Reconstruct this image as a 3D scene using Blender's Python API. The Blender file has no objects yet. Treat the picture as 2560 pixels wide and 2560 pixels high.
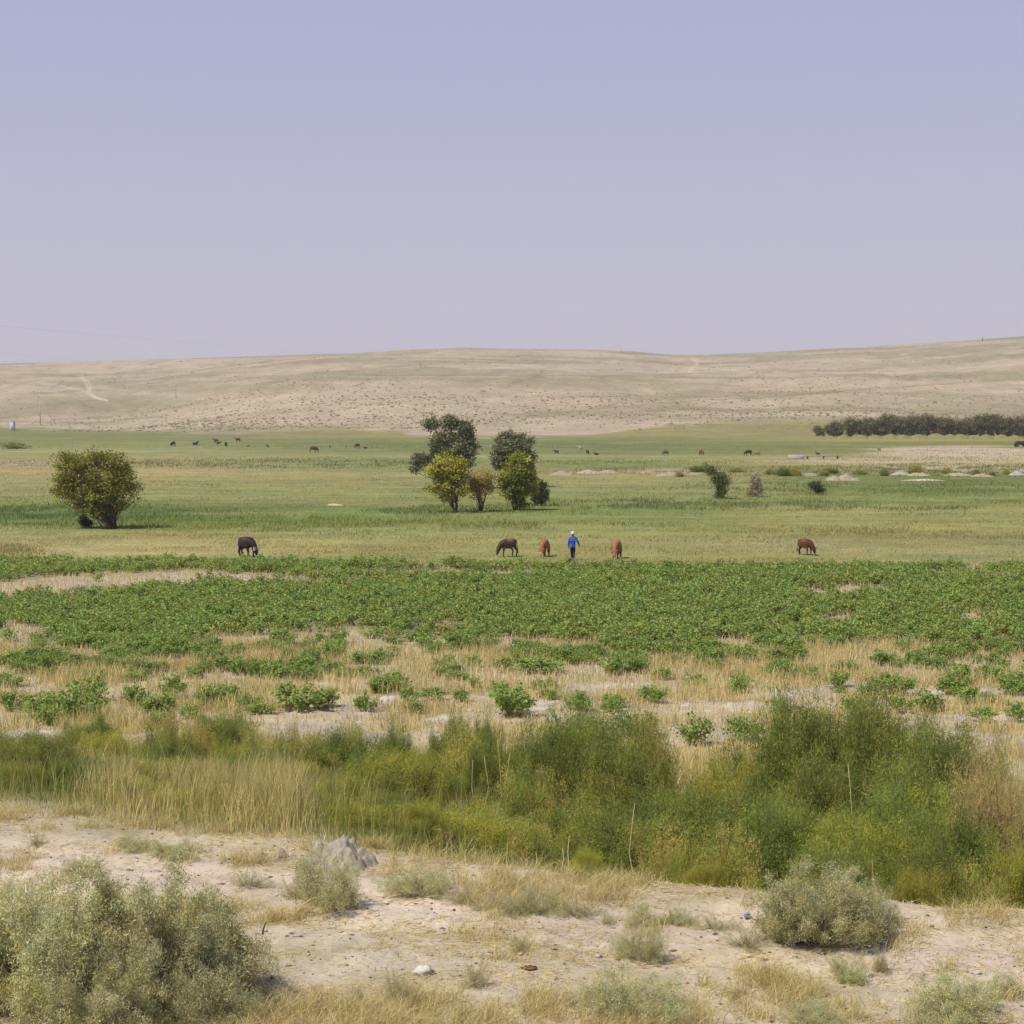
import bpy, math
import numpy as np
from mathutils import Vector, Matrix

# ---------------------------------------------------------------- camera / sky / sun / exposure
SC = bpy.context.scene
COL = SC.collection
F = 4500.0                         # focal length in pixels of the 2560 px picture
PITCH = math.atan(269.0 / F)
CZ = 9.4
cam_d = bpy.data.cameras.new("camera")
cam = bpy.data.objects.new("camera", cam_d)
COL.objects.link(cam)
cam.location = (0, 0, CZ)
cam.rotation_euler = (math.radians(90) - PITCH, 0, 0)
cam_d.sensor_width = 36
cam_d.lens = 36 * F / 2560
cam_d.clip_start = 0.1
cam_d.clip_end = 12000
SC.camera = cam

SUN = Vector((-0.46, -0.34, 0.82)).normalized()
world = bpy.data.worlds.new("World")
SC.world = world
world.use_nodes = True
wn, wl = world.node_tree.nodes, world.node_tree.links
wn.clear()
w_out = wn.new("ShaderNodeOutputWorld")
w_bg = wn.new("ShaderNodeBackground")
w_sky = wn.new("ShaderNodeTexSky")
w_sky.sky_type = 'NISHITA'
w_sky.sun_disc = False
w_sky.sun_elevation = math.asin(SUN.z)
w_sky.sun_rotation = math.atan2(SUN.x, SUN.y)
w_sky.dust_density = 3.0
w_tc = wn.new("ShaderNodeTexCoord")
w_sep = wn.new("ShaderNodeSeparateXYZ")
w_ramp = wn.new("ShaderNodeValToRGB")
wl.new(w_tc.outputs["Generated"], w_sep.inputs[0])
wl.new(w_sep.outputs[2], w_ramp.inputs[0])
def lin(c):
    return tuple(((v / 255) / 12.92 if v < 10 else (((v / 255) + 0.055) / 1.055) ** 2.4) for v in c)
cr = w_ramp.color_ramp
SKYC = [(0.0, (200, 195, 206)), (0.035, (197, 192, 206)), (0.075, (191, 189, 206)), (0.13, (184, 184, 207)),
        (0.215, (172, 177, 208)), (0.5, (138, 152, 198)), (1.0, (110, 132, 188))]
cr.elements[0].position, cr.elements[0].color = SKYC[0][0], (*lin(SKYC[0][1]), 1)
cr.elements[1].position, cr.elements[1].color = SKYC[-1][0], (*lin(SKYC[-1][1]), 1)
for p, c in SKYC[1:-1]:
    e = cr.elements.new(p)
    e.color = (*lin(c), 1)
w_mul = wn.new("ShaderNodeMix"); w_mul.data_type = 'RGBA'; w_mul.blend_type = 'MIX'
w_scl = wn.new("ShaderNodeVectorMath"); w_scl.operation = 'SCALE'
w_scl.inputs[3].default_value = 0.08
wl.new(w_sky.outputs[0], w_scl.inputs[0])
w_mul.inputs[0].default_value = 0.06
wl.new(w_ramp.outputs[0], w_mul.inputs[6])
wl.new(w_scl.outputs[0], w_mul.inputs[7])
wl.new(w_mul.outputs[2], w_bg.inputs[0])
w_bg.inputs[1].default_value = 0.93
wl.new(w_bg.outputs[0], w_out.inputs[0])

sun_d = bpy.data.lights.new("sun", 'SUN')
sun_d.energy = 4.5
sun_d.angle = math.radians(0.53)
sun_d.color = (1.0, 0.95, 0.86)
sun = bpy.data.objects.new("sun", sun_d)
COL.objects.link(sun)
sun.rotation_euler = SUN.to_track_quat('Z', 'Y').to_euler()
sun.location = (0, 0, 60)

SC.view_settings.view_transform = 'Standard'
SC.view_settings.look = 'None'
SC.view_settings.exposure = 0.16
SC.view_settings.gamma = 1.0
SC.cycles.max_bounces = 5
SC.cycles.diffuse_bounces = 3
SC.cycles.transmission_bounces = 2
SC.cycles.volume_bounces = 0

# ---------------------------------------------------------------- helpers
rng = np.random.default_rng(11)
SP, CP = math.sin(PITCH), math.cos(PITCH)

def ut(px, py):
    X = (np.asarray(px, float) - 1280) / F
    Y = (1280 - np.asarray(py, float)) / F
    yw = CP + Y * SP
    return X / yw, (-SP + Y * CP) / yw

def pix(x, y, z):
    """design aid: where a world point shows in the 2560 px photograph"""
    dz = z - CZ
    yc = y * CP - dz * SP
    zc = dz * CP + y * SP
    return 1280 + F * x / yc, 1280 - F * zc / yc

def _h(ix, iy, s):
    h = (ix.astype(np.int64) * 374761393 + iy.astype(np.int64) * 668265263 + s * 1274126177) & 0xFFFFFFFF
    h = ((h ^ (h >> 13)) * 1103515245) & 0xFFFFFFFF
    h = (h ^ (h >> 16)) * 668265263 & 0xFFFFFFFF
    return ((h ^ (h >> 15)) & 0xFFFFFF) / float(0xFFFFFF)

def vn(x, y, s=0):
    x = np.asarray(x, float); y = np.asarray(y, float)
    ix, iy = np.floor(x), np.floor(y)
    fx, fy = x - ix, y - iy
    fx = fx * fx * (3 - 2 * fx); fy = fy * fy * (3 - 2 * fy)
    a, b = _h(ix, iy, s), _h(ix + 1, iy, s)
    c, d = _h(ix, iy + 1, s), _h(ix + 1, iy + 1, s)
    return (a + (b - a) * fx) * (1 - fy) + (c + (d - c) * fx) * fy

def fbm(x, y, s=0, o=4):
    t = 0; a = 0.5; n = 0
    for i in range(o):
        t = t + a * vn(np.asarray(x) * 2 ** i + 17.3 * i, np.asarray(y) * 2 ** i - 9.1 * i, s + i)
        n += a; a *= 0.55
    return t / n

def sst(a, b, x):
    t = np.clip((x - a) / (b - a), 0, 1)
    return t * t * (3 - 2 * t)

def interp(x, pts):
    p = np.array(pts, float)
    return np.interp(x, p[:, 0], p[:, 1])

K = 1.55
def A(r, g, b, k=None):
    return np.array(lin((r, g, b))) / (k or K)

# ---------------------------------------------------------------- the lie of the land
def edge(x):
    return 19.1 - 0.37 * np.clip(x, -14, 12) + 0.5 * (vn(np.asarray(x) * 0.7, np.asarray(x) * 0, 5) - 0.5)

RIDGE_BACK = [(-1500, 930), (-600, 925), (0, 909), (150, 905), (290, 901), (640, 891), (890, 883), (1000, 876), (1150, 870), (1280, 873),
              (1450, 874), (1580, 878), (1680, 887), (1760, 887.5), (1920, 881), (2110, 870), (2300, 859), (2560, 841), (3000, 825), (4200, 850)]
RIDGE_FRONT = [(-1500, 1062), (0, 1062), (270, 1058), (507, 1004), (640, 972), (780, 948), (900, 940), (1280, 941), (1600, 944), (1920, 940), (2560, 936), (4200, 940)]

def ground(x, y):
    x = np.asarray(x, float); y = np.asarray(y, float)
    s = y - edge(x)
    right = sst(-3, 2, x)
    z = 4.4 - (0.25 + 0.95 * right) * sst(0, 2.0 + (1 - right) * 2, s) - (4.15 - 0.95 * right) * sst(0, 25, s)
    # worn track and small undulation of the bank
    z = z + np.where(s < 0, 1, np.exp(-np.clip(s, 0, 50))) * (0.10 * (fbm(x * 0.9, y * 0.9, 3) - 0.5) + 0.03 * (fbm(x * 5, y * 5, 9, 3) - 0.5))
    z = z - 0.035 * (np.exp(-((s + 1.15) / 0.16) ** 2) + np.exp(-((s + 2.35) / 0.16) ** 2)) * (.5 + vn(x * 1.3, y * 0, 15)) + 0.02 * (fbm(x * 9, y * 9, 19, 3) - .5) * (s < 1)
    z = z + 0.14 * np.exp(-((s + 0.5) / 0.6) ** 2) * sst(0, 3, x)
    z = z + sst(2, 10, s) * (1 - sst(100, 160, y)) * 0.16 * (fbm(x * 0.35, y * 0.35, 21) - 0.5)
    z = z + sst(44, 48, y) * (1 - sst(60, 70, y)) * 0.10 * (fbm(x * 2.2, y * 2.2, 27, 3) - 0.5)
    # far terrain
    yy = np.maximum(y, 1.0)
    px = 1280 + F * x / yy
    zf = 9.4 + (1011 - interp(px, RIDGE_FRONT)) / F * 900
    zb = 9.4 + (1011 - interp(px, RIDGE_BACK)) / F * 1500
    front = zf * np.clip((y - 560) / 340, 0, 1) ** 1.25
    dip = np.minimum(np.maximum(zf - 2.5, 1.0), zb)
    mid = np.where(y < 1010, zf + (dip - zf) * sst(900, 1010, y), dip + (zb - dip) * np.clip((y - 1010) / 490, 0, 1) ** 0.9)
    hill = np.where(y < 900, front, mid)
    hill = np.where(y > 1500, zb * (1 - sst(1500, 2600, y)) , hill)
    amp = sst(600, 760, y) * (1 - sst(1380, 1500, y))
    hill = hill + amp * 8.0 * (fbm(x / 130, y / 120, 41, 5) - 0.5) - amp * 0.7 * sst(.5, .3, np.abs(fbm(x / 90, y / 260, 43, 3) - .5) * 8) + amp * 0.7 * (fbm(x / 18, y / 18, 47, 3) - 0.5)
    hill = hill + sst(520, 600, y) * (1 - sst(1600, 2600, y)) * 0.5 * (fbm(x / 30, y / 30, 51, 3) - 0.5)
    return z + np.where(y > 540, hill, 0)

_D = np.concatenate([np.linspace(8, 60, 1600), np.geomspace(60.05, 1700, 4000)])
def hit(px, py):
    """world point of the ground seen at a pixel of the photograph"""
    u, t = ut(px, py)
    g = ground(u * _D, _D) - (CZ + t * _D)
    k = int(np.argmax(g > 0))
    if not (g > 0).any():
        k = len(_D) - 1
    d = _D[k]
    return float(u * d), float(d), float(ground(np.array([u * d]), np.array([d]))[0])

def gz(x, y):
    return float(ground(np.array([x]), np.array([y]))[0])

# ---------------------------------------------------------------- mesh building with numpy
def mesh_from(name, v, f, c=None, mat=None, smooth=False):
    me = bpy.data.meshes.new(name)
    v = np.ascontiguousarray(v, np.float32); f = np.ascontiguousarray(f, np.int32)
    me.vertices.add(len(v)); me.vertices.foreach_set("co", v.ravel())
    n, k = f.shape
    me.loops.add(n * k); me.loops.foreach_set("vertex_index", f.ravel())
    me.polygons.add(n)
    me.polygons.foreach_set("loop_start", np.arange(0, n * k, k, dtype=np.int32))
    if smooth:
        me.polygons.foreach_set("use_smooth", np.ones(n, bool))
    if c is not None:
        setcol(me, c)
    me.update(calc_edges=True)
    if mat:
        me.materials.append(mat)
    return me

def setcol(me, c):
    a = me.attributes.get("col") or me.attributes.new("col", 'FLOAT_COLOR', 'POINT')
    c4 = np.ones((len(me.vertices), 4), np.float32)
    c4[:, :3] = c
    a.data.foreach_set("color", c4.ravel())

def put(name, me, parent=None, loc=None):
    o = bpy.data.objects.new(name, me)
    COL.objects.link(o)
    if parent:
        o.parent = parent
    if loc is not None:
        o.location = loc
    return o

def tag(o, label=None, cat=None, group=None, kind=None):
    if label: o["label"] = label
    if cat: o["category"] = cat
    if group: o["group"] = group
    if kind: o["kind"] = kind
    return o

def empty(name, loc, rz=0.0, scale=1.0):
    o = bpy.data.objects.new(name, None)
    o.empty_display_size = 0.3
    COL.objects.link(o)
    o.location = loc
    o.rotation_euler = (0, 0, rz)
    o.scale = (scale,) * 3 if np.isscalar(scale) else scale
    return o

def copy_tree(o, parent=None):
    c = o.copy(); COL.objects.link(c)
    c.parent = parent
    for ch in o.children:
        copy_tree(ch, c)
    return c

class Geo:
    """collects triangles with colours"""
    def __init__(s):
        s.v, s.f, s.c, s.n = [], [], [], 0
    def add(s, v, f, c):
        s.v.append(v); s.f.append(f + s.n); s.c.append(np.broadcast_to(c, v.shape) if np.ndim(c) < 2 else c)
        s.n += len(v)
    def mesh(s, name, mat, smooth=False):
        return mesh_from(name, np.concatenate(s.v), np.concatenate(s.f), np.concatenate(s.c), mat, smooth)
    def arr(s):
        return np.concatenate(s.v), np.concatenate(s.f), np.concatenate(s.c)

def unit(v):
    return v / np.maximum(np.linalg.norm(v, axis=-1, keepdims=True), 1e-9)

def rdir(n, up=0.0):
    v = rng.normal(size=(n, 3)); v = unit(v); v[:, 2] += up
    return unit(v)

def needles(P, D, L, W, c, tip=0.25):
    """thin 3-vertex needles starting at P, direction D, length L, width W"""
    n = len(P)
    side = unit(np.cross(D, rng.normal(size=(n, 3)))) * np.reshape(W, (-1, 1)) * 0.5
    L = np.reshape(L, (-1, 1))
    v = np.stack([P - side, P + side, P + D * L], 1).reshape(-1, 3)
    f = np.arange(n * 3).reshape(-1, 3)
    cc = np.repeat(np.broadcast_to(c, (n, 3)), 3, 0)
    return v, f, cc

def blades(P, H, W, lean, c):
    """bent grass blades: 5 vertices, 3 triangles"""
    n = len(P)
    a = rng.uniform(0, 2 * np.pi, n)
    side = np.stack([np.cos(a), np.sin(a), 0 * a], 1) * np.reshape(W, (-1, 1)) * 0.5
    H = np.reshape(H, (-1, 1)) * np.ones((n, 1))
    lean = lean * H
    up = np.array([0, 0, 1.0])
    m = P + up * H * 0.55 + lean * 0.3
    t = P + up * H + lean
    v = np.stack([P - side, P + side, m - side * 0.8, m + side * 0.8, t], 1).reshape(-1, 3)
    b = np.arange(n)[:, None] * 5
    f = np.concatenate([b + [0, 1, 3], b + [0, 3, 2], b + [2, 3, 4]], 0)
    cc = np.repeat(np.broadcast_to(c, (n, 3)), 5, 0)
    return v, f, cc

def leaves(P, N, S, c, asp=0.62):
    """rhombic leaves at P with normal N, size S, folded a little on the midrib"""
    n = len(P)
    a = unit(np.cross(N, rng.normal(size=(n, 3))))
    b = np.cross(N, a)
    S = np.reshape(S, (-1, 1)) * np.ones((n, 1))
    v = np.stack([P - a * S * 0.5, P + b * S * 0.5 * asp + N * S * 0.12, P + a * S * 0.5, P - b * S * 0.5 * asp + N * S * 0.12], 1).reshape(-1, 3)
    k = np.arange(n)[:, None] * 4
    f = np.concatenate([k + [0, 1, 2], k + [0, 2, 3]], 0)
    cc = np.repeat(np.broadcast_to(c, (n, 3)), 4, 0)
    return v, f, cc

def tube(pts, rad, c, seg=6, caps=True):
    """tapered tube through pts"""
    pts = np.array(pts, float); n = len(pts)
    rad = np.ones(n) * rad
    T = np.gradient(pts, axis=0); T = unit(T)
    ref = np.array([0.3, 0.9, 0.2]) if abs(T[0] @ np.array([0.3, 0.9, 0.2])) < 0.9 else np.array([1.0, 0, 0])
    v = []
    for i in range(n):
        a = unit(np.cross(T[i], ref)); b = np.cross(T[i], a)
        th = np.arange(seg) * 2 * np.pi / seg
        v.append(pts[i] + rad[i] * (np.cos(th)[:, None] * a + np.sin(th)[:, None] * b))
    v = np.concatenate(v)
    f = []
    for i in range(n - 1):
        for j in range(seg):
            p, q = i * seg + j, i * seg + (j + 1) % seg
            f += [[p, q, q + seg], [p, q + seg, p + seg]]
    if caps:
        v = np.concatenate([v, pts[:1], pts[-1:]])
        b = n * seg
        for j in range(seg):
            f.append([b, (j + 1) % seg, j])
            f.append([b + 1, (n - 1) * seg + j, (n - 1) * seg + (j + 1) % seg])
    return v, np.array(f), np.broadcast_to(np.array(c, float), v.shape)

def box(cx, cy, cz, sx, sy, sz, c, rz=0.0, bev=0.0):
    """box with chamfered vertical edges"""
    b = bev if bev > 0 else min(sx, sy) * 0.04
    X, Y = sx / 2, sy / 2
    ring = np.array([[X - b, -Y], [X, -Y + b], [X, Y - b], [X - b, Y], [-X + b, Y], [-X, Y - b], [-X, -Y + b], [-X + b, -Y]])
    zs = [(-sz / 2, 0.97), (-sz / 2 + b, 1), (sz / 2 - b, 1), (sz / 2, 0.97)]
    v = np.concatenate([np.column_stack([ring * s, np.full(8, z)]) for z, s in zs])
    f = []
    for i in range(3):
        for j in range(8):
            p, q = i * 8 + j, i * 8 + (j + 1) % 8
            f += [[p, q, q + 8], [p, q + 8, p + 8]]
    for j in range(1, 7):
        f.append([0, j + 1, j]); f.append([24, 24 + j, 24 + j + 1])
    ca, sa = math.cos(rz), math.sin(rz)
    v = np.column_stack([v[:, 0] * ca - v[:, 1] * sa + cx, v[:, 0] * sa + v[:, 1] * ca + cy, v[:, 2] + cz])
    return v, np.array(f), np.broadcast_to(np.array(c, float), v.shape)

# ---------------------------------------------------------------- materials
def mat(name, rough=0.85, trans=0.0, var=0.0, gain=None, bump=None, spec=0.2, noise=None):
    m = bpy.data.materials.new(name)
    m.use_nodes = True
    n, l = m.node_tree.nodes, m.node_tree.links
    p = n["Principled BSDF"]; out = n["Material Output"]
    at = n.new("ShaderNodeAttribute"); at.attribute_name = "col"
    src = at.outputs["Color"]
    if gain:
        sg = n.new("ShaderNodeVectorMath"); sg.operation = 'MULTIPLY'; sg.inputs[1].default_value = gain
        l.new(src, sg.inputs[0]); src = sg.outputs[0]
    if noise:
        tc = n.new("ShaderNodeTexCoord")
        for scale, amt in noise:
            nz = n.new("ShaderNodeTexNoise"); nz.inputs["Scale"].default_value = scale
            nz.inputs["Detail"].default_value = 6; nz.inputs["Roughness"].default_value = 0.65
            l.new(tc.outputs["Object"], nz.inputs["Vector"])
            mr = n.new("ShaderNodeMapRange")
            mr.inputs[1].default_value = 0.25; mr.inputs[2].default_value = 0.75
            mr.inputs[3].default_value = 1 - amt; mr.inputs[4].default_value = 1 + amt
            l.new(nz.outputs[0], mr.inputs[0])
            sc = n.new("ShaderNodeVectorMath"); sc.operation = 'SCALE'
            l.new(src, sc.inputs[0]); l.new(mr.outputs[0], sc.inputs[3])
            src = sc.outputs[0]
    if var:
        oi = n.new("ShaderNodeObjectInfo")
        hs = n.new("ShaderNodeHueSaturation")
        m1 = n.new("ShaderNodeMapRange"); m1.inputs[3].default_value = 0.5 - var * 0.12; m1.inputs[4].default_value = 0.5 + var * 0.06
        m2 = n.new("ShaderNodeMapRange"); m2.inputs[3].default_value = 1 - var; m2.inputs[4].default_value = 1 + var
        l.new(oi.outputs["Random"], m1.inputs[0])
        fr = n.new("ShaderNodeMath"); fr.operation = 'MULTIPLY'; fr.inputs[1].default_value = 7.13
        fr2 = n.new("ShaderNodeMath"); fr2.operation = 'FRACT'
        l.new(oi.outputs["Random"], fr.inputs[0]); l.new(fr.outputs[0], fr2.inputs[0]); l.new(fr2.outputs[0], m2.inputs[0])
        l.new(m1.outputs[0], hs.inputs["Hue"]); l.new(m2.outputs[0], hs.inputs["Value"])
        l.new(src, hs.inputs["Color"]); src = hs.outputs[0]
    l.new(src, p.inputs["Base Color"])
    p.inputs["Roughness"].default_value = rough
    p.inputs["Specular IOR Level"].default_value = spec
    if bump:
        tc = n.new("ShaderNodeTexCoord")
        nz = n.new("ShaderNodeTexNoise"); nz.inputs["Scale"].default_value = bump[0]
        nz.inputs["Detail"].default_value = 8; nz.inputs["Roughness"].default_value = 0.7
        l.new(tc.outputs["Object"], nz.inputs["Vector"])
        bp = n.new("ShaderNodeBump"); bp.inputs["Strength"].default_value = bump[1]; bp.inputs["Distance"].default_value = bump[2]
        l.new(nz.outputs[0], bp.inputs["Height"]); l.new(bp.outputs[0], p.inputs["Normal"])
    if trans:
        tr = n.new("ShaderNodeBsdfTranslucent"); l.new(src, tr.inputs[0])
        mx = n.new("ShaderNodeMixShader"); mx.inputs[0].default_value = trans
        l.new(p.outputs[0], mx.inputs[1]); l.new(tr.outputs[0], mx.inputs[2]); l.new(mx.outputs[0], out.inputs[0])
    return m

M_GROUND = mat("soil_and_turf", 0.95, noise=[(0.10, 0.12), (0.4, 0.17), (2.2, 0.14), (14, 0.16)], bump=(9.0, 0.5, 0.05), spec=0.1)
M_GRASS = mat("grass_blade", 0.7, trans=0.3)
M_TALL = mat("tall_grass_blade", 0.7, trans=0.35, gain=(1.7, 1.65, 1.4))
M_LEAF = mat("leaf", 0.6, trans=0.35, var=0.12, gain=(1.75, 1.7, 1.5))
M_NEEDLE = mat("feathery_foliage", 0.7, trans=0.42, var=0.17, gain=(2.6, 2.45, 1.8))
M_SALT = mat("saltbush_foliage", 0.8, trans=0.3, var=0.08, gain=(2.0, 2.0, 1.82))
M_SCRUB = mat("dry_scrub", 0.9)
M_CROP = mat("crop_leaf", 0.5, trans=0.4, var=0.08, spec=0.3, gain=(3.1, 2.25, 2.05))
M_BARK = mat("bark", 0.9, noise=[(12, 0.2)], bump=(20, 0.5, 0.01))
M_STRAW = mat("straw", 0.8, trans=0.35, gain=(1.75, 1.68, 1.4))
M_EARTH = mat("dry_earth", 0.95, noise=[(1.5, 0.12), (9, 0.2)], bump=(6, 0.8, 0.08), spec=0.1)
M_ROCK = mat("pale_stone", 0.9, noise=[(6, 0.15), (25, 0.15)], bump=(14, 0.8, 0.02))
M_HIDE = mat("cow_hide", 0.65, noise=[(3, 0.2)], spec=0.25)
M_HORN = mat("horn", 0.5, spec=0.4)
M_CLOTH = mat("woven_cloth", 0.85, noise=[(18, 0.10)], bump=(7, 0.6, 0.02))
M_SKIN = mat("skin", 0.6, spec=0.3)
M_PAINT = mat("weathered_paint", 0.5, noise=[(3, 0.08)], spec=0.4)
M_CONC = mat("concrete", 0.9, noise=[(2, 0.12), (12, 0.1)], bump=(12, 0.4, 0.02))
M_METAL = mat("dark_metal", 0.55, noise=[(5, 0.2)], spec=0.4)

# ---------------------------------------------------------------- colour of the land
# colours along the depth of the meadow (given as photograph rows), left / middle / right
BANDS = [  # row, left, middle, right
    (1072, (138, 140, 92), (158, 150, 102), (150, 138, 92)),
    (1090, (128, 133, 86), (150, 146, 98), (150, 142, 90)),
    (1098, (134, 138, 90), (128, 134, 84), (163, 156, 100)),
    (1108, (136, 140, 92), (122, 130, 78), (130, 134, 76)),
    (1126, (156, 156, 106), (124, 132, 80), (132, 134, 78)),
    (1133, (158, 156, 106), (128, 136, 84), (146, 140, 92)),
    (1140, (155, 153, 104), (156, 156, 108), (158, 150, 102)),
    (1148, (165, 156, 108), (138, 146, 92), (176, 164, 116)),
    (1160, (162, 150, 104), (134, 142, 88), (176, 164, 118)),
    (1168, (164, 152, 108), (138, 140, 90), (136, 134, 86)),
    (1182, (176, 164, 118), (158, 152, 104), (140, 136, 88)),
    (1190, (170, 160, 112), (162, 156, 106), (124, 134, 78)),
    (1215, (152, 152, 102), (148, 150, 98), (124, 136, 78)),
    (1240, (148, 150, 98), (144, 148, 94), (134, 142, 82)),
    (1258, (136, 144, 88), (138, 144, 88), (126, 134, 76)),
    (1268, (112, 128, 74), (128, 138, 80), (154, 154, 98)),
    (1285, (108, 126, 70), (126, 138, 78), (158, 156, 102)),
    (1305, (122, 138, 74), (134, 142, 82), (156, 154, 100)),
    (1322, (142, 148, 88), (152, 154, 98), (158, 154, 102)),
    (1345, (164, 158, 108), (160, 158, 104), (152, 146, 98)),
    (1372, (178, 168, 120), (156, 152, 98), (160, 156, 104)),
    (1392, (172, 164, 114), (160, 154, 100), (158, 156, 104)),
    (1402, (150, 152, 96), (150, 150, 94), (154, 154, 98))]
_br = np.array([b[0] for b in BANDS], float)
_bc = np.array([[lin(b[k]) for b in BANDS] for k in (1, 2, 3)])       # 3, rows, 3

def bands(px, row):
    out = np.zeros(px.shape + (3,))
    L = np.stack([np.interp(row, _br, _bc[0][:, k]) for k in range(3)], -1)
    M = np.stack([np.interp(row, _br, _bc[1][:, k]) for k in range(3)], -1)
    R = np.stack([np.interp(row, _br, _bc[2][:, k]) for k in range(3)], -1)
    a = sst(300, 1050, px)[..., None]; b = sst(1550, 2200, px)[..., None]
    return (L * (1 - a) + M * a) * (1 - b) + R * b

def ell(px, py, cx, cy, rx, ry, soft=0.35):
    d = np.sqrt(((px - cx) / rx) ** 2 + ((py - cy) / ry) ** 2)
    return 1 - sst(1 - soft, 1 + soft, d)

CROP_FRONT = [(-800, 1570), (0, 1560), (200, 1605), (400, 1622), (560, 1590), (640, 1572), (900, 1562), (1100, 1556), (1200, 1580), (1290, 1592), (1500, 1600),
              (1700, 1612), (1900, 1598), (2200, 1596), (2560, 1602), (3400, 1600)]
CROP_BACK = [(-800, 1408), (0, 1410), (640, 1413), (1280, 1418), (1900, 1422), (2560, 1420), (3400, 1420)]

def crop_mask(x, y):
    """how densely the leafy crop stands, 0..1"""
    px = 1280 + F * x / y
    row = 1011 + F * CZ / y
    n = fbm(x * 0.45, y * 0.45, 61, 4) - 0.5
    m = sst(34, -14, row + n * 90 - interp(px, CROP_FRONT) - 6) * sst(-3, 3, row - interp(px, CROP_BACK))
    w = px + n * 260; r = row + n * 34
    for cx, cy, rx, ry, s in [(120, 1468, 230, 20, 1), (420, 1448, 280, 15, .8), (960, 1428, 150, 9, .7), (760, 1456, 180, 8, .6),
                              (1130, 1432, 130, 10, .8), (1400, 1431, 130, 6, .6), (2170, 1475, 60, 9, .8),
                              (2050, 1486, 60, 5, .8), (2110, 1552, 80, 15, .85), (2190, 1545, 40, 8, .7), (2360, 1442, 30, 6, .9),
                              (2470, 1437, 60, 8, .7), (2460, 1550, 70, 14, .7), (2240, 1490, 50, 5, .6), (30, 1575, 60, 16, .9),
                              (1950, 1570, 60, 10, .6)]:
        m = m * (1 - min(1, s * 1.15) * ell(w, r, cx, cy + ry * .3, rx * 1.1, ry * 1.5))
    return m

DIRT = A(214, 199, 170); DIRT2 = A(200, 183, 149); STRAWC = A(214, 196, 142)
HILL = A(186, 168, 138); HILLP = A(203, 185, 153); HILLG = A(150, 142, 98); HILLD = A(168, 150, 118)

def seg_dist(px, py, pts):
    d = np.full(px.shape, 1e9)
    for (x0, y0), (x1, y1) in zip(pts[:-1], pts[1:]):
        dx, dy = x1 - x0, y1 - y0
        t = np.clip(((px - x0) * dx + (py - y0) * dy) / (dx * dx + dy * dy), 0, 1)
        d = np.minimum(d, np.hypot(px - x0 - t * dx, py - y0 - t * dy))
    return d

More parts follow.
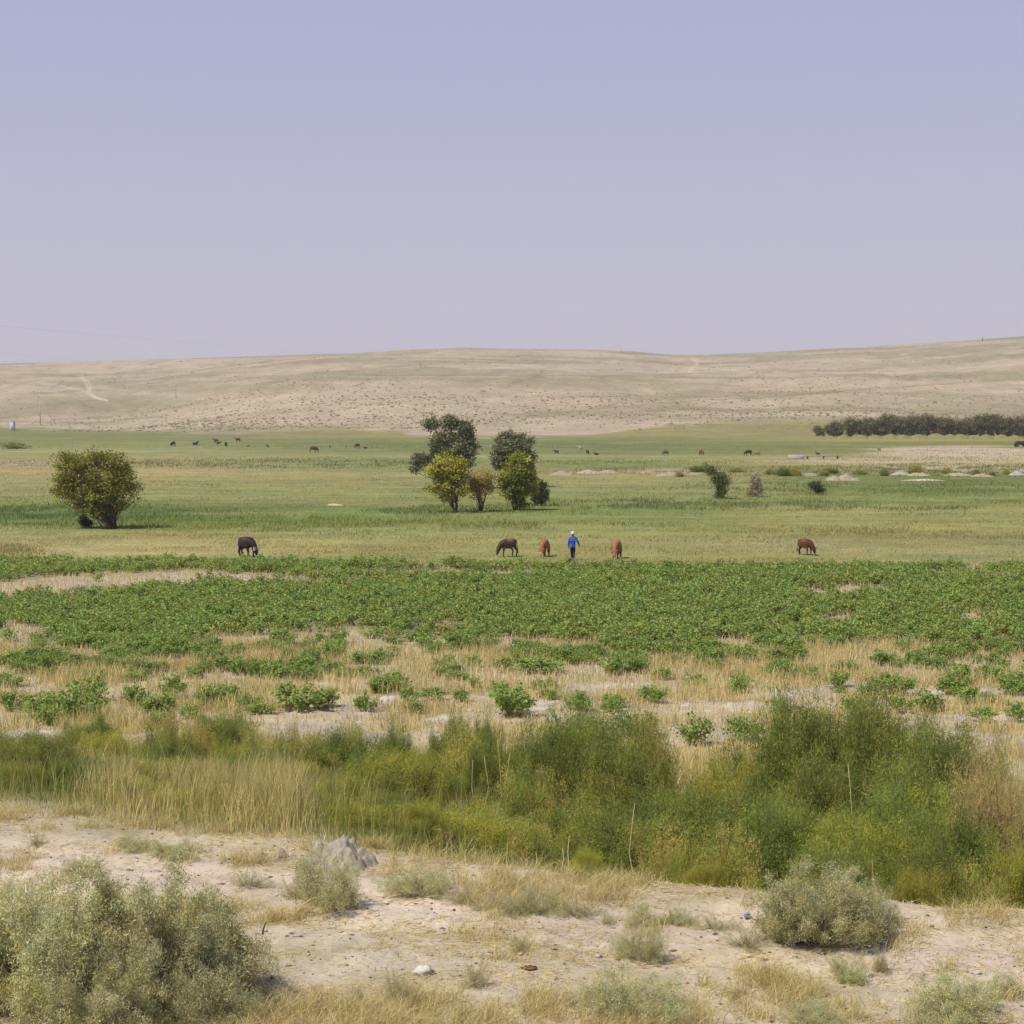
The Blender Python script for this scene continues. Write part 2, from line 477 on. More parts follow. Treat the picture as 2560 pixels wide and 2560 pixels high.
def gcol(x, y, z=None):
    x = np.asarray(x, float); y = np.asarray(y, float)
    if z is None:
        z = ground(x, y)
    px, py = pix(x, y, z)
    s = y - edge(x)
    c = np.zeros(x.shape + (3,))
    n1 = fbm(x * 0.8, y * 0.8, 71, 5)[..., None]; n2 = fbm(x * 3.1, y * 3.1, 77, 4)[..., None]
    # bank
    bank = DIRT * (1 - 0.5 * sst(.45, .65, n1)) + DIRT2 * 0.5 * sst(.45, .65, n1)
    bank = bank * (0.9 + 0.22 * n2)
    stw = sst(.52, .68, fbm(x * 1.1 + 9, y * 2.6, 81, 4))[..., None] * 0.55
    bank = bank * (1 - stw) + STRAWC * 0.8 * stw
    track = (np.exp(-((s + 1.4) / 0.55) ** 2) * 0.7)[..., None]
    bank = bank * (1 - track) + A(222, 202, 182) * track
    # belt below the bank
    belt = A(178, 160, 112) * (1 - n1) + A(120, 122, 70) * n1
    w = sst(-0.2, 2.2, s)[..., None]
    c = bank * (1 - w) + belt * w
    # stubble field
    g1 = sst(.5, .66, fbm(x * 0.5, y * 1.2, 91, 4))[..., None]
    soil = A(205, 187, 150) * (1 - g1) + A(198, 184, 166) * g1
    soil = soil * (0.86 + 0.28 * n2)
    salt = sst(.66, .74, fbm(x * 0.9, y * 1.5, 97, 4))[..., None]
    soil = soil * (1 - salt) + A(226, 217, 205) * salt
    w = sst(41, 48, y)[..., None]
    c = c * (1 - w) + soil * w
    cm = (crop_mask(x, np.maximum(y, 30)) * sst(50, 55, y))[..., None]
    c = c * (1 - cm * 0.75) + A(110, 112, 66) * cm * 0.75
    # meadow
    row = 1011 + F * CZ / np.maximum(y, 1)
    pxx = 1280 + F * x / np.maximum(y, 1)
    wob = (fbm(x / 22, y / 40, 101, 4) - 0.5) * np.clip((row - 1085) / 8, 2, 22)
    mb = bands(pxx, row + wob) / K * np.array([1.06, 1.04, 0.88])
    st = fbm(x / 9, y / 1.6, 103, 4)[..., None]; st2 = fbm(x / 2.0, y / 2.0, 107, 4)[..., None]
    st3 = fbm(x / 30, y / 14, 109, 4)[..., None]
    mb = mb * (0.66 + 0.40 * st + 0.30 * st2 - 0.02) * (0.85 + 0.3 * st3)
    dry = sst(.55, .72, fbm(x / 14, y / 5, 113, 4))[..., None] * 0.35
    st4 = fbm(x / 5, y / 11, 115, 4)[..., None]
    mb = mb * (1 + (st4 - .5) * np.array([.10, .0, -.1]) * 2)
    mb = mb * (1 - dry) + A(182, 170, 120) * dry
    w = sst(100, 104, y + (n1[..., 0] - .5) * 5)[..., None]
    c = c * (1 - w) + mb * w
    # earth laid bare at the right, before the reeds
    sp = ell(px + (st3[..., 0] - .5) * 200, py + (st3[..., 0] - .5) * 20, 2420, 1132, 250, 15)
    sp = np.maximum(sp, 0.8 * ell(px, py + (st3[..., 0] - .5) * 16, 2400, 1150, 420, 7))
    sp = np.maximum(sp, 0.8 * ell(px, py + (st2[..., 0] - .5) * 16, 2450, 1173, 330, 13) * sst(.42, .55, fbm(x / 2.2, y / 3, 117, 3)))
    sp = np.maximum(sp, 0.6 * ell(px, py, 1640, 1180, 330, 8) * sst(.45, .6, fbm(x / 3, y / 4, 119, 3)))
    sp = np.maximum(sp, 0.6 * ell(px, py, 60, 1158, 160, 6) * sst(.4, .55, fbm(x / 3, y / 4, 121, 3)))
    sp = (sp * sst(200, 230, y) * (1 - sst(470, 500, y)))[..., None]
    c = c * (1 - sp) + A(206, 186, 152) * (0.85 + .3 * st2) * sp
    # hills
    hn = fbm(x / 60, y / 50, 131, 5)[..., None]; hn2 = fbm(x / 9, y / 14, 137, 4)[..., None]; hn3 = fbm(x / 160, y / 120, 139, 3)[..., None]
    h = HILL * (1 - hn) + HILLP * hn
    gr = sst(.46, .62, fbm(x / 110, y / 45, 141, 5))[..., None] * 0.6
    pyc = py + (hn3[..., 0] - .5) * 14
    gr = np.maximum(gr, 0.75 * ell(px, pyc, 250, 1012, 230, 26, .6)[..., None] * sst(.3, .5, hn))
    gr = np.maximum(gr, 0.5 * ell(px, pyc, 520, 970, 260, 14, .6)[..., None])
    gr = np.maximum(gr, 0.6 * ell(px, pyc, 900, 945, 330, 7, .6)[..., None])
    gr = np.maximum(gr, 0.45 * ell(px, pyc, 1450, 962, 260, 12, .6)[..., None])
    gr = np.maximum(gr, 0.5 * ell(px, pyc, 2350, 1000, 330, 16, .6)[..., None] * sst(.35, .55, hn2))
    gr = np.maximum(gr, 0.6 * ell(px, pyc, 2440, 1035, 200, 12, .6)[..., None])
    h = h * (1 - gr) + HILLG * gr
    dk = sst(.58, .7, fbm(x / 26, y / 60, 143, 4))[..., None] * 0.3
    h = h * (1 - dk) + HILLD * dk
    h = h * (0.80 + 0.40 * hn2)
    # bare wheel tracks and worn lines on the slope
    for pts, wd, a in [([(205, 944), (214, 958), (222, 972), (216, 982), (236, 994), (268, 1001)], 2.4, .8),
                       ([(205, 944), (220, 952), (228, 966), (224, 982), (240, 994), (268, 1001)], 2.0, .8),
                       ([(70, 948), (130, 945), (205, 945)], 1.6, .5), ([(95, 957), (160, 966), (214, 979)], 2.2, .5),
                       ([(1733, 896), (1742, 905), (1742, 914), (1724, 925)], 4.5, .6), ([(1745, 903), (1800, 905)], 1.3, .6),
                       ([(1420, 930), (1560, 929), (1900, 930)], 1.6, .4), ([(870, 942), (1270, 941)], 1.0, .35)]:
        k = (np.exp(-(seg_dist(px, py, pts) / wd) ** 2) * a)[..., None]
        h = h * (1 - k) + A(222, 206, 180) * k
    for pts, wd, a in [([(1700, 1004), (1920, 992), (2200, 970), (2560, 948)], 1.3, .55), ([(870, 937), (1290, 939), (1600, 940), (1920, 926), (2240, 928)], 1.2, .45),
                       ([(1310, 1040), (1500, 1022), (1700, 1004)], 1.4, .5), ([(1280, 1048), (1400, 1040)], 1.2, .4)]:
        k = (np.exp(-(seg_dist(px, py + (hn2[..., 0] - .5) * 4, pts) / wd) ** 2) * a)[..., None]
        h = h * (1 - k) + A(138, 126, 92) * k
    base_line = interp(px, [(-2000, 1072), (0, 1070), (300, 1076), (480, 1082), (640, 1084), (820, 1076), (1000, 1082), (1060, 1090), (1280, 1096), (1450, 1092),
                            (1560, 1080), (1640, 1066), (1800, 1058), (1920, 1057), (2560, 1060), (5000, 1060)])
    w = sst(4, -4, py + (fbm(x / 14, y / 20, 149, 3) - .5) * 16 - base_line)
    w = (w * sst(420, 500, y))[..., None]
    c = c * (1 - w) + h * w
    return np.clip(c, 0.01, 0.8)

# ---------------------------------------------------------------- ground sheet (one sheet, reaching the horizon)
def build_ground():
    u = np.concatenate([-np.geomspace(0.36, 1.6, 40)[::-1], np.linspace(-0.35, 0.35, 880), np.geomspace(0.36, 1.6, 40)])
    d = np.concatenate([np.linspace(-6, 9.5, 12), np.linspace(10, 24, 330), np.geomspace(24.05, 560, 420), np.geomspace(563, 1540, 260), np.geomspace(1560, 4200, 20)])
    U, D = np.meshgrid(u, d)
    X = U * np.maximum(D, 10); Y = D
    Z = ground(X, Y)
    Cc = gcol(X, np.maximum(Y, 2), Z)
    nr, nc = X.shape
    v = np.stack([X, Y, Z], -1).reshape(-1, 3)
    i = np.arange(nr * nc).reshape(nr, nc)
    f = np.stack([i[:-1, :-1], i[:-1, 1:], i[1:, 1:], i[1:, :-1]], -1).reshape(-1, 4)
    me = mesh_from("terrain", v, f, Cc.reshape(-1, 3), M_GROUND, smooth=True)
    tag(put("terrain", me), kind="structure")
build_ground()

# the air between here and the hills
def build_haze():
    m = bpy.data.materials.new("haze"); m.use_nodes = True
    n = m.node_tree.nodes; n.clear()
    o = n.new("ShaderNodeOutputMaterial"); v = n.new("ShaderNodeVolumePrincipled")
    v.inputs["Density"].default_value = 0.00013
    v.inputs["Color"].default_value = (.86, .84, .9, 1)
    m.node_tree.links.new(v.outputs[0], o.inputs["Volume"])
    X, Y0, Y1, Z0, Z1 = 7000, -40, 4300, -1.2, 84
    V = np.array([[sx, sy, sz] for sz in (Z0, Z1) for sy in (Y0, Y1) for sx in (-X, X)], float)
    f = np.array([[0, 2, 3, 1], [4, 5, 7, 6], [0, 1, 5, 4], [2, 6, 7, 3], [0, 4, 6, 2], [1, 3, 7, 5]])
    tag(put("haze", mesh_from("haze", V, f, None, m)), kind="stuff")
build_haze()

# ---------------------------------------------------------------- grass (stuff)
def scatter(n, y0, y1, half=0.34, power=2.0):
    """random points between two depths, thinning with distance; independent of any picture row"""
    a = rng.uniform(0, 1, n)
    if power == 2.0:
        y = 1 / (1 / y0 + a * (1 / y1 - 1 / y0))
    else:
        y = y0 + a * (y1 - y0)
    x = rng.uniform(-half, half, n) * y
    return x, y

def build_meadow():
    g = Geo()
    x, y = scatter(190000, 101, 420)
    k = rng.random(len(x)) < 1 - sst(200, 410, y) * .9
    x, y = x[k], y[k]
    z = ground(x, y)
    sc = np.clip(y / 110, 1, 2.4)
    n = len(x)
    big = fbm(x / 6, y / 3, 151, 3)
    H = rng.uniform(0.06, 0.17, n) * (0.6 + 0.9 * sst(.45, .7, big))
    c = gcol(x, y, z) * (1.08 + 0.26 * rng.random((n, 1)))
    c[:, 0] *= rng.uniform(0.93, 1.08, n)
    P = np.stack([x, y, z - 0.02], 1)
    lean = np.stack([rng.normal(0.25, 0.5, n), rng.normal(0, 0.5, n), np.zeros(n)], 1)
    g.add(*blades(P, H, 0.035 * sc, lean, c * 1.12))
    tag(put("meadow_grass", g.mesh("meadow_grass", M_GRASS)), "short olive pasture grass the cattle graze", "grass", kind="stuff")
build_meadow()

def rough_grass():
    """taller coarse patches standing in the pasture"""
    g = Geo()
    x, y = scatter(420000, 101, 420)
    z = ground(x, y); px, py = pix(x, y, z)
    nz = fbm(x / 3.5, y / 5, 155, 4); wx = px + (nz - .5) * 160; wy = py + (nz - .5) * 16
    d = np.zeros(len(x)); tone = np.zeros(len(x))
    for cx, cy, rx, ry, a, tn in [(700, 1160, 400, 12, .9, 0), (60, 1160, 160, 7, .7, 1), (1500, 1158, 350, 6, .5, 0), (1950, 1178, 420, 10, .9, 0), (2450, 1176, 200, 9, .5, 0),
                                  (150, 1290, 330, 26, .9, 0), (700, 1312, 500, 20, .8, 2), (1120, 1278, 180, 12, .9, 0), (1700, 1262, 420, 14, .8, 0), (2150, 1222, 450, 16, .6, 0),
                                  (2330, 1274, 420, 4, .9, 0), (2000, 1268, 200, 5, .6, 0), (40, 1378, 70, 14, .9, 1), (1350, 1316, 300, 8, .5, 0), (1250, 1118, 900, 5, .3, 0),
                                  (520, 1092, 500, 5, .5, 0), (2250, 1330, 400, 10, .4, 1), (2350, 1150, 350, 6, .7, 1), (2450, 1130, 250, 12, .45, 1), (2330, 1168, 330, 7, .9, 0), (2300, 1186, 330, 7, .8, 0), (1500, 1182, 300, 6, .6, 1)]:
        e = a * ell(wx, wy, cx, cy, rx, ry, .5)
        tone = np.where(e > d, tn, tone); d = np.maximum(d, e)
    keep = rng.random(len(x)) < d * sst(.35, .6, nz)
    x, y, z, tone = x[keep], y[keep], z[keep], tone[keep]
    n = len(x); sc = np.clip(y / 110, 1, 2.6)
    t = np.array([A(112, 124, 66), A(150, 142, 84), A(140, 150, 74)])[tone.astype(int)]
    c = t * 1.45 * rng.uniform(.7, 1.25, (n, 1))
    lean = np.stack([rng.normal(0.2, 0.4, n), rng.normal(0, 0.4, n), np.zeros(n)], 1)
    g.add(*blades(np.stack([x, y, z - .02], 1), rng.uniform(.14, .34, n) * sc ** .2, .03 * sc, lean, c))
    tag(put("rough_grass", g.mesh("rough_grass", M_GRASS)), "coarse taller grass in dark green and yellow patches across the pasture", "grass", kind="stuff")
rough_grass()

DRYB = A(208, 196, 144); GOLD = A(196, 178, 120); GRN = A(122, 132, 72); GRN2 = A(146, 148, 86); OLV = A(150, 144, 90)
def belt_grass():
    g = Geo()
    n = 520000
    x, y = scatter(n, 18, 52, 0.33, 1)
    s = y - edge(x)
    keep = (s > 0.4) & (rng.random(n) < np.clip(s / 1.2, 0.15, 1)) & (y + (fbm(x * .8, y * .8, 161) - .5) * 8 < 49)
    x, y = x[keep], y[keep]; z = ground(x, y)
    px, py = pix(x, y, z)
    nn = fbm(x * 0.55, y * 0.55, 163, 4); n3 = fbm(x * 1.9, y * 1.9, 167, 3)
    dens = 0.25 + 0.9 * sst(.4, .62, nn)
    n3k = rng.random(len(x)) < dens
    x, y, z, px, py, nn, n3 = [a[n3k] for a in (x, y, z, px, py, nn, n3)]
    n = len(x)
    dryp = sst(.42, .56, fbm(x * .6 + 4, y * .35, 171, 3))
    for cx, cy, rx, ry in [(300, 2080, 150, 90), (700, 2060, 140, 80), (1240, 2000, 90, 110), (1760, 1980, 150, 60)]:
        dryp = np.maximum(dryp, ell(px, py, cx, cy, rx, ry))
    for cx, cy, rx, ry in [(60, 2080, 170, 110), (950, 2120, 190, 110), (480, 2130, 90, 60)]:
        dryp = dryp * (1 - 0.8 * ell(px, py, cx, cy, rx, ry))
    dryp = np.maximum(dryp, sst(38, 44, y) * 0.85)
    isdry = rng.random(n) < dryp * 0.66 + 0.05
    H = np.where(isdry, rng.uniform(0.25, 0.95, n), rng.uniform(0.2, 0.6, n)) * (0.5 + 0.7 * n3)
    patch = np.zeros(n)
    for cx, cy, rx, ry in [(270, 2060, 110, 80), (660, 2030, 110, 90), (1240, 1980, 80, 110), (1780, 1960, 130, 60), (540, 1950, 90, 50), (1180, 2100, 130, 40)]:
        patch = np.maximum(patch, ell(px, py, cx, cy, rx, ry, .5))
    tall = rng.random(n) < .025
    H = H * (0.36 + 0.74 * patch); H[tall] = rng.uniform(.5, 1.1, int(tall.sum())); mid = (rng.random(n) < .16) & ~tall; H[mid] = rng.uniform(.35, .7, int(mid.sum()))
    H = H * (1 - 0.3 * sst(24, 34, y)) * (1 - 0.3 * sst(40, 50, y)) * (0.45 + 0.55 * sst(0.4, 3, y - edge(x)))
    r = rng.random((n, 1)); r2 = rng.random((n, 1))
    c = np.where(isdry[:, None], DRYB * r + GOLD * (1 - r), GRN * r + GRN2 * (1 - r))
    c = np.where((r2 < 0.12), OLV, c) * rng.uniform(0.75, 1.2, (n, 1))
    lean = np.stack([rng.normal(0.03, 0.22, n), rng.normal(0, 0.22, n), np.zeros(n)], 1)
    W = np.where(isdry, 0.0065, 0.009) * rng.uniform(0.6, 1.5, n)
    g.add(*blades(np.stack([x, y, z - .02], 1), H, W, lean, c))
    tag(put("tall_grass", g.mesh("tall_grass", M_TALL)), "tall dry and green grass along the ditch behind the bank", "grass", kind="stuff")
belt_grass()

def stubble():
    g = Geo()
    n = 190000
    x, y = scatter(n, 42, 70, 0.33, 1)
    cmk = crop_mask(x, y)
    pat = fbm(x * 0.35, y * 0.6, 181, 4)
    keep = (rng.random(n) < 0.25 + 0.9 * sst(.42, .62, pat)) & (cmk < 0.6)
    x, y, pat = x[keep], y[keep], pat[keep]; z = ground(x, y); n = len(x)
    lying = rng.random(n) < 0.35
    H = rng.uniform(0.12, 0.42, n) * (0.5 + 1.0 * sst(.45, .62, pat)); H[lying] *= 0.3
    r = rng.random((n, 1))
    c = (DRYB * r + A(196, 178, 130) * (1 - r)) * rng.uniform(0.75, 1.2, (n, 1))
    gr = rng.random(n) < 0.16
    c[gr] = GRN2 * 1.05
    lean = np.stack([rng.normal(0, 0.25, n), rng.normal(0, 0.25, n), np.zeros(n)], 1)
    lean[lying] *= 12
    g.add(*blades(np.stack([x, y, z], 1), H, 0.016 * rng.uniform(.7, 1.5, n), lean, c))
    # stubble showing in the thin places of the crop
    n = 90000
    x, y = scatter(n, 60, 107, 0.33, 1)
    keep = crop_mask(x, y) < 0.55
    x, y = x[keep], y[keep]; z = ground(x, y); n = len(x)
    c = (A(200, 188, 150)) * rng.uniform(0.7, 1.15, (n, 1))
    lean = np.stack([rng.normal(0, 0.3, n), rng.normal(0, 0.3, n), np.zeros(n)], 1)
    g.add(*blades(np.stack([x, y, z], 1), rng.uniform(.1, .4, n), 0.025, lean, c))
    tag(put("stubble", g.mesh("stubble", M_STRAW)), "pale dry stubble and straw in front of and between the green crop", "stubble", kind="stuff")
stubble()

def bank_litter():
    g = Geo()
    n = 110000
    x, y = scatter(n, 12, 22, 0.36, 1)
    s = y - edge(x)
    pat = fbm(x * 1.0, y * 2.4, 191, 4)
    px, py = pix(x, y, ground(x, y))
    k = sst(.46, .62, pat) * (1 - 0.75 * np.exp(-((s + 1.4) / .6) ** 2))
    k = np.maximum(k, ell(px, py, 900, 2560, 420, 70))
    keep = (s < 0.9) & (rng.random(n) < 0.16 + 0.9 * k)
    x, y = x[keep], y[keep]; n = len(x)
    z = ground(x, y)
    a = rng.uniform(0, 2 * np.pi, n)
    D = unit(np.stack([np.cos(a), np.sin(a), rng.uniform(-.05, .35, n)], 1))
    r = rng.random((n, 1))
    c = (A(212, 198, 156) * r + A(184, 166, 126) * (1 - r)) * rng.uniform(.7, 1.15, (n, 1))
    g.add(*needles(np.stack([x, y, z + .006], 1), D, rng.uniform(.03, .16, n), rng.uniform(.004, .009, n), c))
    tag(put("straw_litter", g.mesh("straw_litter", M_STRAW)), "broken straw scattered over the pale dirt bank", "straw", kind="stuff")
    # dry grass standing and lying in tufts
    g = Geo()
    tu = 2200
    x, y = scatter(tu * 3, 12, 22, 0.36, 1)
    s = y - edge(x); px, py = pix(x, y, ground(x, y))
    k = sst(.5, .62, fbm(x * .9, y * 2.2, 193, 4)) * (1 - .9 * np.exp(-((s + 1.4) / .7) ** 2))
    k = np.maximum(k, ell(px, py, 900, 2570, 420, 80)); k = np.maximum(k, .8 * ell(px, py, 1550, 2530, 300, 50))
    k = np.maximum(k, .8 * ell(px, py, 1350, 2230, 260, 50))
    keep = (s < 1.0) & (rng.random(len(x)) < k)
    x, y = x[keep][:tu], y[keep][:tu]
    m = 46
    X = np.repeat(x, m) + rng.normal(0, .06, len(x) * m); Y = np.repeat(y, m) + rng.normal(0, .06, len(x) * m)
    n = len(X); Z = ground(X, Y)
    lean = np.stack([rng.normal(0.2, .8, n), rng.normal(-.1, .7, n), np.zeros(n)], 1)
    r = rng.random((n, 1))
    c = (A(212, 198, 152) * r + A(180, 168, 120) * (1 - r)) * rng.uniform(.7, 1.15, (n, 1))
    g.add(*blades(np.stack([X, Y, Z - .01], 1), rng.uniform(.05, .22, n), rng.uniform(.003, .006, n), lean, c))
    tag(put("dry_grass", g.mesh("dry_grass", M_STRAW)), "short bleached dry grass in tufts on the dirt bank", "grass", kind="stuff")
    # crumbs of soil, dung and twig
    g = Geo()
    n = 5000
    x, y = scatter(n, 12.5, 22, 0.36, 1); k = y < edge(x) + .3
    x, y = x[k], y[k]; n = len(x); z = ground(x, y)
    dark = rng.random(n) < .55
    S = .004 + .016 * rng.random(n) ** 3 * np.where(rng.random(n) < .04, 2, 1)
    oct_ = np.array([[1, 0, 0], [0, 1, 0], [-1, 0, 0], [0, -1, 0], [0, 0, .7], [0, 0, -.5]], float)
    fo = np.array([[0, 1, 4], [1, 2, 4], [2, 3, 4], [3, 0, 4], [1, 0, 5], [2, 1, 5], [3, 2, 5], [0, 3, 5]])
    v = oct_[None] * (S[:, None, None] * rng.uniform(.6, 1.5, (n, 6, 1))) * np.stack([rng.uniform(.7, 2, n), rng.uniform(.7, 1.3, n), np.ones(n)], 1)[:, None, :]
    v = v + np.stack([x, y, z + S * .3], 1)[:, None, :]
    f = (fo[None] + (np.arange(n) * 6)[:, None, None]).reshape(-1, 3)
    c = np.where(dark[:, None], A(140, 116, 84) * rng.uniform(.6, 1.3, (n, 1)), A(224, 212, 196) * rng.uniform(.8, 1.1, (n, 1)))
    g.add(v.reshape(-1, 3), f, np.repeat(c, 6, 0))
    tag(put("pebbles", g.mesh("pebbles", M_ROCK)), "small pebbles and crumbs of soil strewn on the bank", "pebbles", kind="stuff")
bank_litter()

# ---------------------------------------------------------------- leafy crop
def crop_template(seed, nl, leaf, R=0.5, H=0.55):
    global rng
    keep = rng; rng = np.random.default_rng(seed)
    ns = 16
    g = Geo()
    a = rng.uniform(0, 2 * np.pi, ns); rr = R * np.sqrt(rng.uniform(0.05, 1, ns)); hh = H * (1 - 0.45 * (rr / R) ** 2) * rng.uniform(.75, 1.1, ns)
    tip = np.stack([np.cos(a) * rr, np.sin(a) * rr, hh], 1)
    k = rng.integers(0, ns, nl)
    t = rng.uniform(.25, 1.0, nl) ** 0.6
    P = tip[k] * np.stack([t, t, t], 1) + rng.normal(0, .06, (nl, 3)) * np.array([1, 1, .7])
    P[:, 2] = np.maximum(P[:, 2], .03)
    N = rdir(nl, 1.1)
    r = rng.random((nl, 1)); top = np.clip(P[:, 2:3] / H, 0, 1)
    c = (A(106, 140, 66) * r + A(84, 120, 56) * (1 - r)) * rng.uniform(.8, 1.25, (nl, 1))
    yl = rng.random(nl) < .02; c[yl] = A(134, 140, 74)
    g.add(*leaves(P, N, leaf * rng.uniform(.7, 1.25, nl), c, .8))
    for i in range(ns):
        g.add(*needles(np.zeros((2, 3)) + rng.normal(0, .01, (2, 3)), unit(tip[i:i + 1].repeat(2, 0)), np.linalg.norm(tip[i]), .014, A(120, 120, 70)))
    rng = keep
    return g

CT = [crop_template(300 + i, 720, .072) for i in range(5)]
CTm = [c.mesh("crop_plant", M_CROP) for c in CT]
CTf = [crop_template(320 + i, 230, .10).arr() for i in range(4)]

def plant_crop():
    # dense stand on a jittered grid
    pts = []
    yy = 52.0
    while yy < 108:
        step = 0.62 if yy < 80 else 0.7
        xs = np.arange(-0.34 * yy, 0.34 * yy, step)
        xs = xs + rng.uniform(-.4, .4, len(xs)) * step
        ys = yy + rng.uniform(-.4, .4, len(xs)) * step
        pts.append(np.stack([xs, ys], 1)); yy += step
    p = np.concatenate(pts)
    m = crop_mask(p[:, 0], p[:, 1])
    rw = 1011 + F * CZ / p[:, 1]
    spk = sst(.54, .63, fbm(p[:, 0] * .42, p[:, 1] * .42, 67, 3)) * (.62 - .4 * sst(1620, 1760, rw)) * sst(1580, 1600, rw)
    m = np.maximum(m, spk)
    p = p[rng.random(len(p)) < m ** 1.3 * 1.02]
    z = ground(p[:, 0], p[:, 1])
    px, py = pix(p[:, 0], p[:, 1], z)
    vis = (px > -30) & (px < 2590)
    order = np.argsort(p[:, 1] + (~vis) * 1000)
    singles = order[:190]
    for i in singles:
        o = put("crop_plant", CTm[int(rng.integers(0, 5))], loc=(p[i, 0], p[i, 1], z[i] - .02))
        s = rng.uniform(.75, 1.15)
        o.rotation_euler = (0, 0, rng.uniform(0, 6.28)); o.scale = (s, s, s * rng.uniform(.85, 1.15))
        tag(o, "green leafy crop plant among the many growing loosely along the front of the crop field", "crop plant", "crop plants loosely along the front of the field")
    rest = np.setdiff1d(np.arange(len(p)), singles)
    g = Geo()
    var = rng.integers(0, 4, len(rest))
    for k in range(4):
        ii = rest[var == k]
        v, f, c = CTf[k]
        n = len(ii)
        a = rng.uniform(0, 6.28, n); s = rng.uniform(.75, 1.2, n)
        ca, sa = np.cos(a) * s, np.sin(a) * s
        X = v[None, :, 0] * ca[:, None] - v[None, :, 1] * sa[:, None] + p[ii, 0][:, None]
        Y = v[None, :, 0] * sa[:, None] + v[None, :, 1] * ca[:, None] + p[ii, 1][:, None]
        Z = v[None, :, 2] * (s * rng.uniform(.75, 1.2, n))[:, None] + z[ii][:, None]
        C = c[None] * rng.uniform(.85, 1.15, (n, 1, 1)) * np.stack([rng.uniform(.9, 1.15, n), np.ones(n), np.ones(n)], 1)[:, None]
        g.add(np.stack([X, Y, Z], -1).reshape(-1, 3), (f[None] + (np.arange(n) * len(v))[:, None, None]).reshape(-1, 3), C.reshape(-1, 3))
    tag(put("crop_field", g.mesh("crop_field", M_CROP)), "dense stand of low green leafy crop across the middle of the field", "crop", kind="stuff")

    # named plants standing apart in the stubble: centre x, base row, width, height in photograph pixels, label
    big = [
        (742, 1785, 170, 72, "broad bushy green crop plant, widest of those standing alone, left of the middle"),
        (1275, 1800, 130, 95, "tall dark green crop plant just above the left end of the large feathery bush"),
        (1083, 1757, 85, 36, "low flat green crop plant right of a whitish patch of soil"),
        (915, 1783, 60, 60, "small upright green crop plant just left of the whitish patch of soil"),
        (112, 1690, 60, 72, "bright green upright crop plant taller than its neighbours at far left of the stubble"),
        (1735, 1868, 110, 85, "tall green crop plant with yellow stalks round it behind the gap between the big bushes"),
        (1600, 1852, 120, 70, "dull green crop plant half hidden behind the rounded feathery bush"),
        (1868, 1862, 110, 72, "green crop plant beside pale stalks at the left foot of the tallest feathery bush"),
        (425, 1748, 75, 66, "rounded green crop plant in the left stubble beside a patch of pale soil"),
        (80, 1800, 120, 70, "wide green crop plant nearest the left edge of the front strip"),
        (180, 1805, 110, 82, "dark green crop plant second from the left edge of the front strip"),
        (1530, 1692, 80, 66, "round green crop plant in the pale stubble, left one of a close pair"),
        (1592, 1686, 60, 56, "round green crop plant in the pale stubble, right one of a close pair"),
        (2250, 1742, 100, 58, "large green crop plant among pale stubble toward the right side"),
        (2330, 1788, 90, 62, "green crop plant beside bare clods behind the feathery thicket at right"),
        (2545, 1810, 60, 62, "bright green crop plant at the right edge just above the dry brown bush")]
    for cx, by, w, h, lab in big:
        x, y, zz = hit(cx, by)
        sx = w / F * y / .88; sz = h / F * y / .58
        o = put("crop_plant", CTm[int(rng.integers(0, 5))], loc=(x, y + sx * .4, zz - .03))
        o.scale = (sx, sx * .9, sz); o.rotation_euler = (0, 0, rng.uniform(0, 6.28))
        tag(o, lab, "crop plant", "crop plants standing apart in the stubble")
    sm = [(190, 1675, 80, 34), (258, 1665, 46, 28), (60, 1662, 60, 42), (15, 1668, 60, 40), (398, 1682, 44, 34), (510, 1665, 50, 36), (590, 1676, 46, 36), (628, 1700, 34, 50),
          (240, 1795, 70, 66), (330, 1772, 60, 60), (404, 1770, 50, 36), (520, 1772, 66, 60), (565, 1762, 60, 50), (215, 1770, 80, 80), (20, 1782, 60, 52), (650, 1790, 60, 40),
          (700, 1612, 66, 36), (840, 1612, 48, 40), (968, 1574, 66, 26), (930, 1600, 44, 26), (985, 1613, 52, 26), (1025, 1606, 44, 30), (1060, 1601, 54, 40), (1135, 1622, 66, 50),
          (1085, 1640, 40, 30), (768, 1703, 66, 36), (980, 1640, 40, 26), (900, 1664, 70, 34), (1350, 1692, 104, 52), (1430, 1664, 70, 36), (1360, 1732, 66, 36), (1690, 1664, 44, 30),
          (1660, 1704, 44, 34), (1740, 1718, 54, 36), (1300, 1795, 60, 60), (1950, 1692, 48, 42), (2025, 1703, 44, 42), (2120, 1684, 56, 34), (2400, 1722, 74, 42),
          (2480, 1702, 64, 40), (2180, 1742, 56, 42), (2430, 1764, 70, 46), (2540, 1745, 60, 60), (2100, 1735, 36, 20), (1850, 1740, 50, 44), (2480, 1770, 60, 40),
          (1120, 1664, 34, 30), (1180, 1670, 40, 34), (1260, 1680, 44, 40), (440, 1650, 60, 34), (480, 1700, 40, 30), (330, 1640, 50, 28), (150, 1640, 50, 26),
          (1450, 1750, 40, 26), (1950, 1790, 60, 40), (2010, 1800, 50, 40), (700, 1675, 50, 30), (860, 1690, 44, 26), (1560, 1655, 50, 30), (1790, 1680, 50, 30),
          (1880, 1660, 44, 26), (2290, 1660, 44, 26), (380, 1790, 70, 44), (460, 1800, 60, 40), (130, 1770, 60, 44), (1960, 1855, 60, 46), (2470, 1810, 60, 40)]
    for i in range(46):
        sm.append((rng.uniform(0, 1500) if i % 3 else rng.uniform(0, 2560), rng.uniform(1622, 1725), rng.uniform(34, 66), rng.uniform(20, 36)))
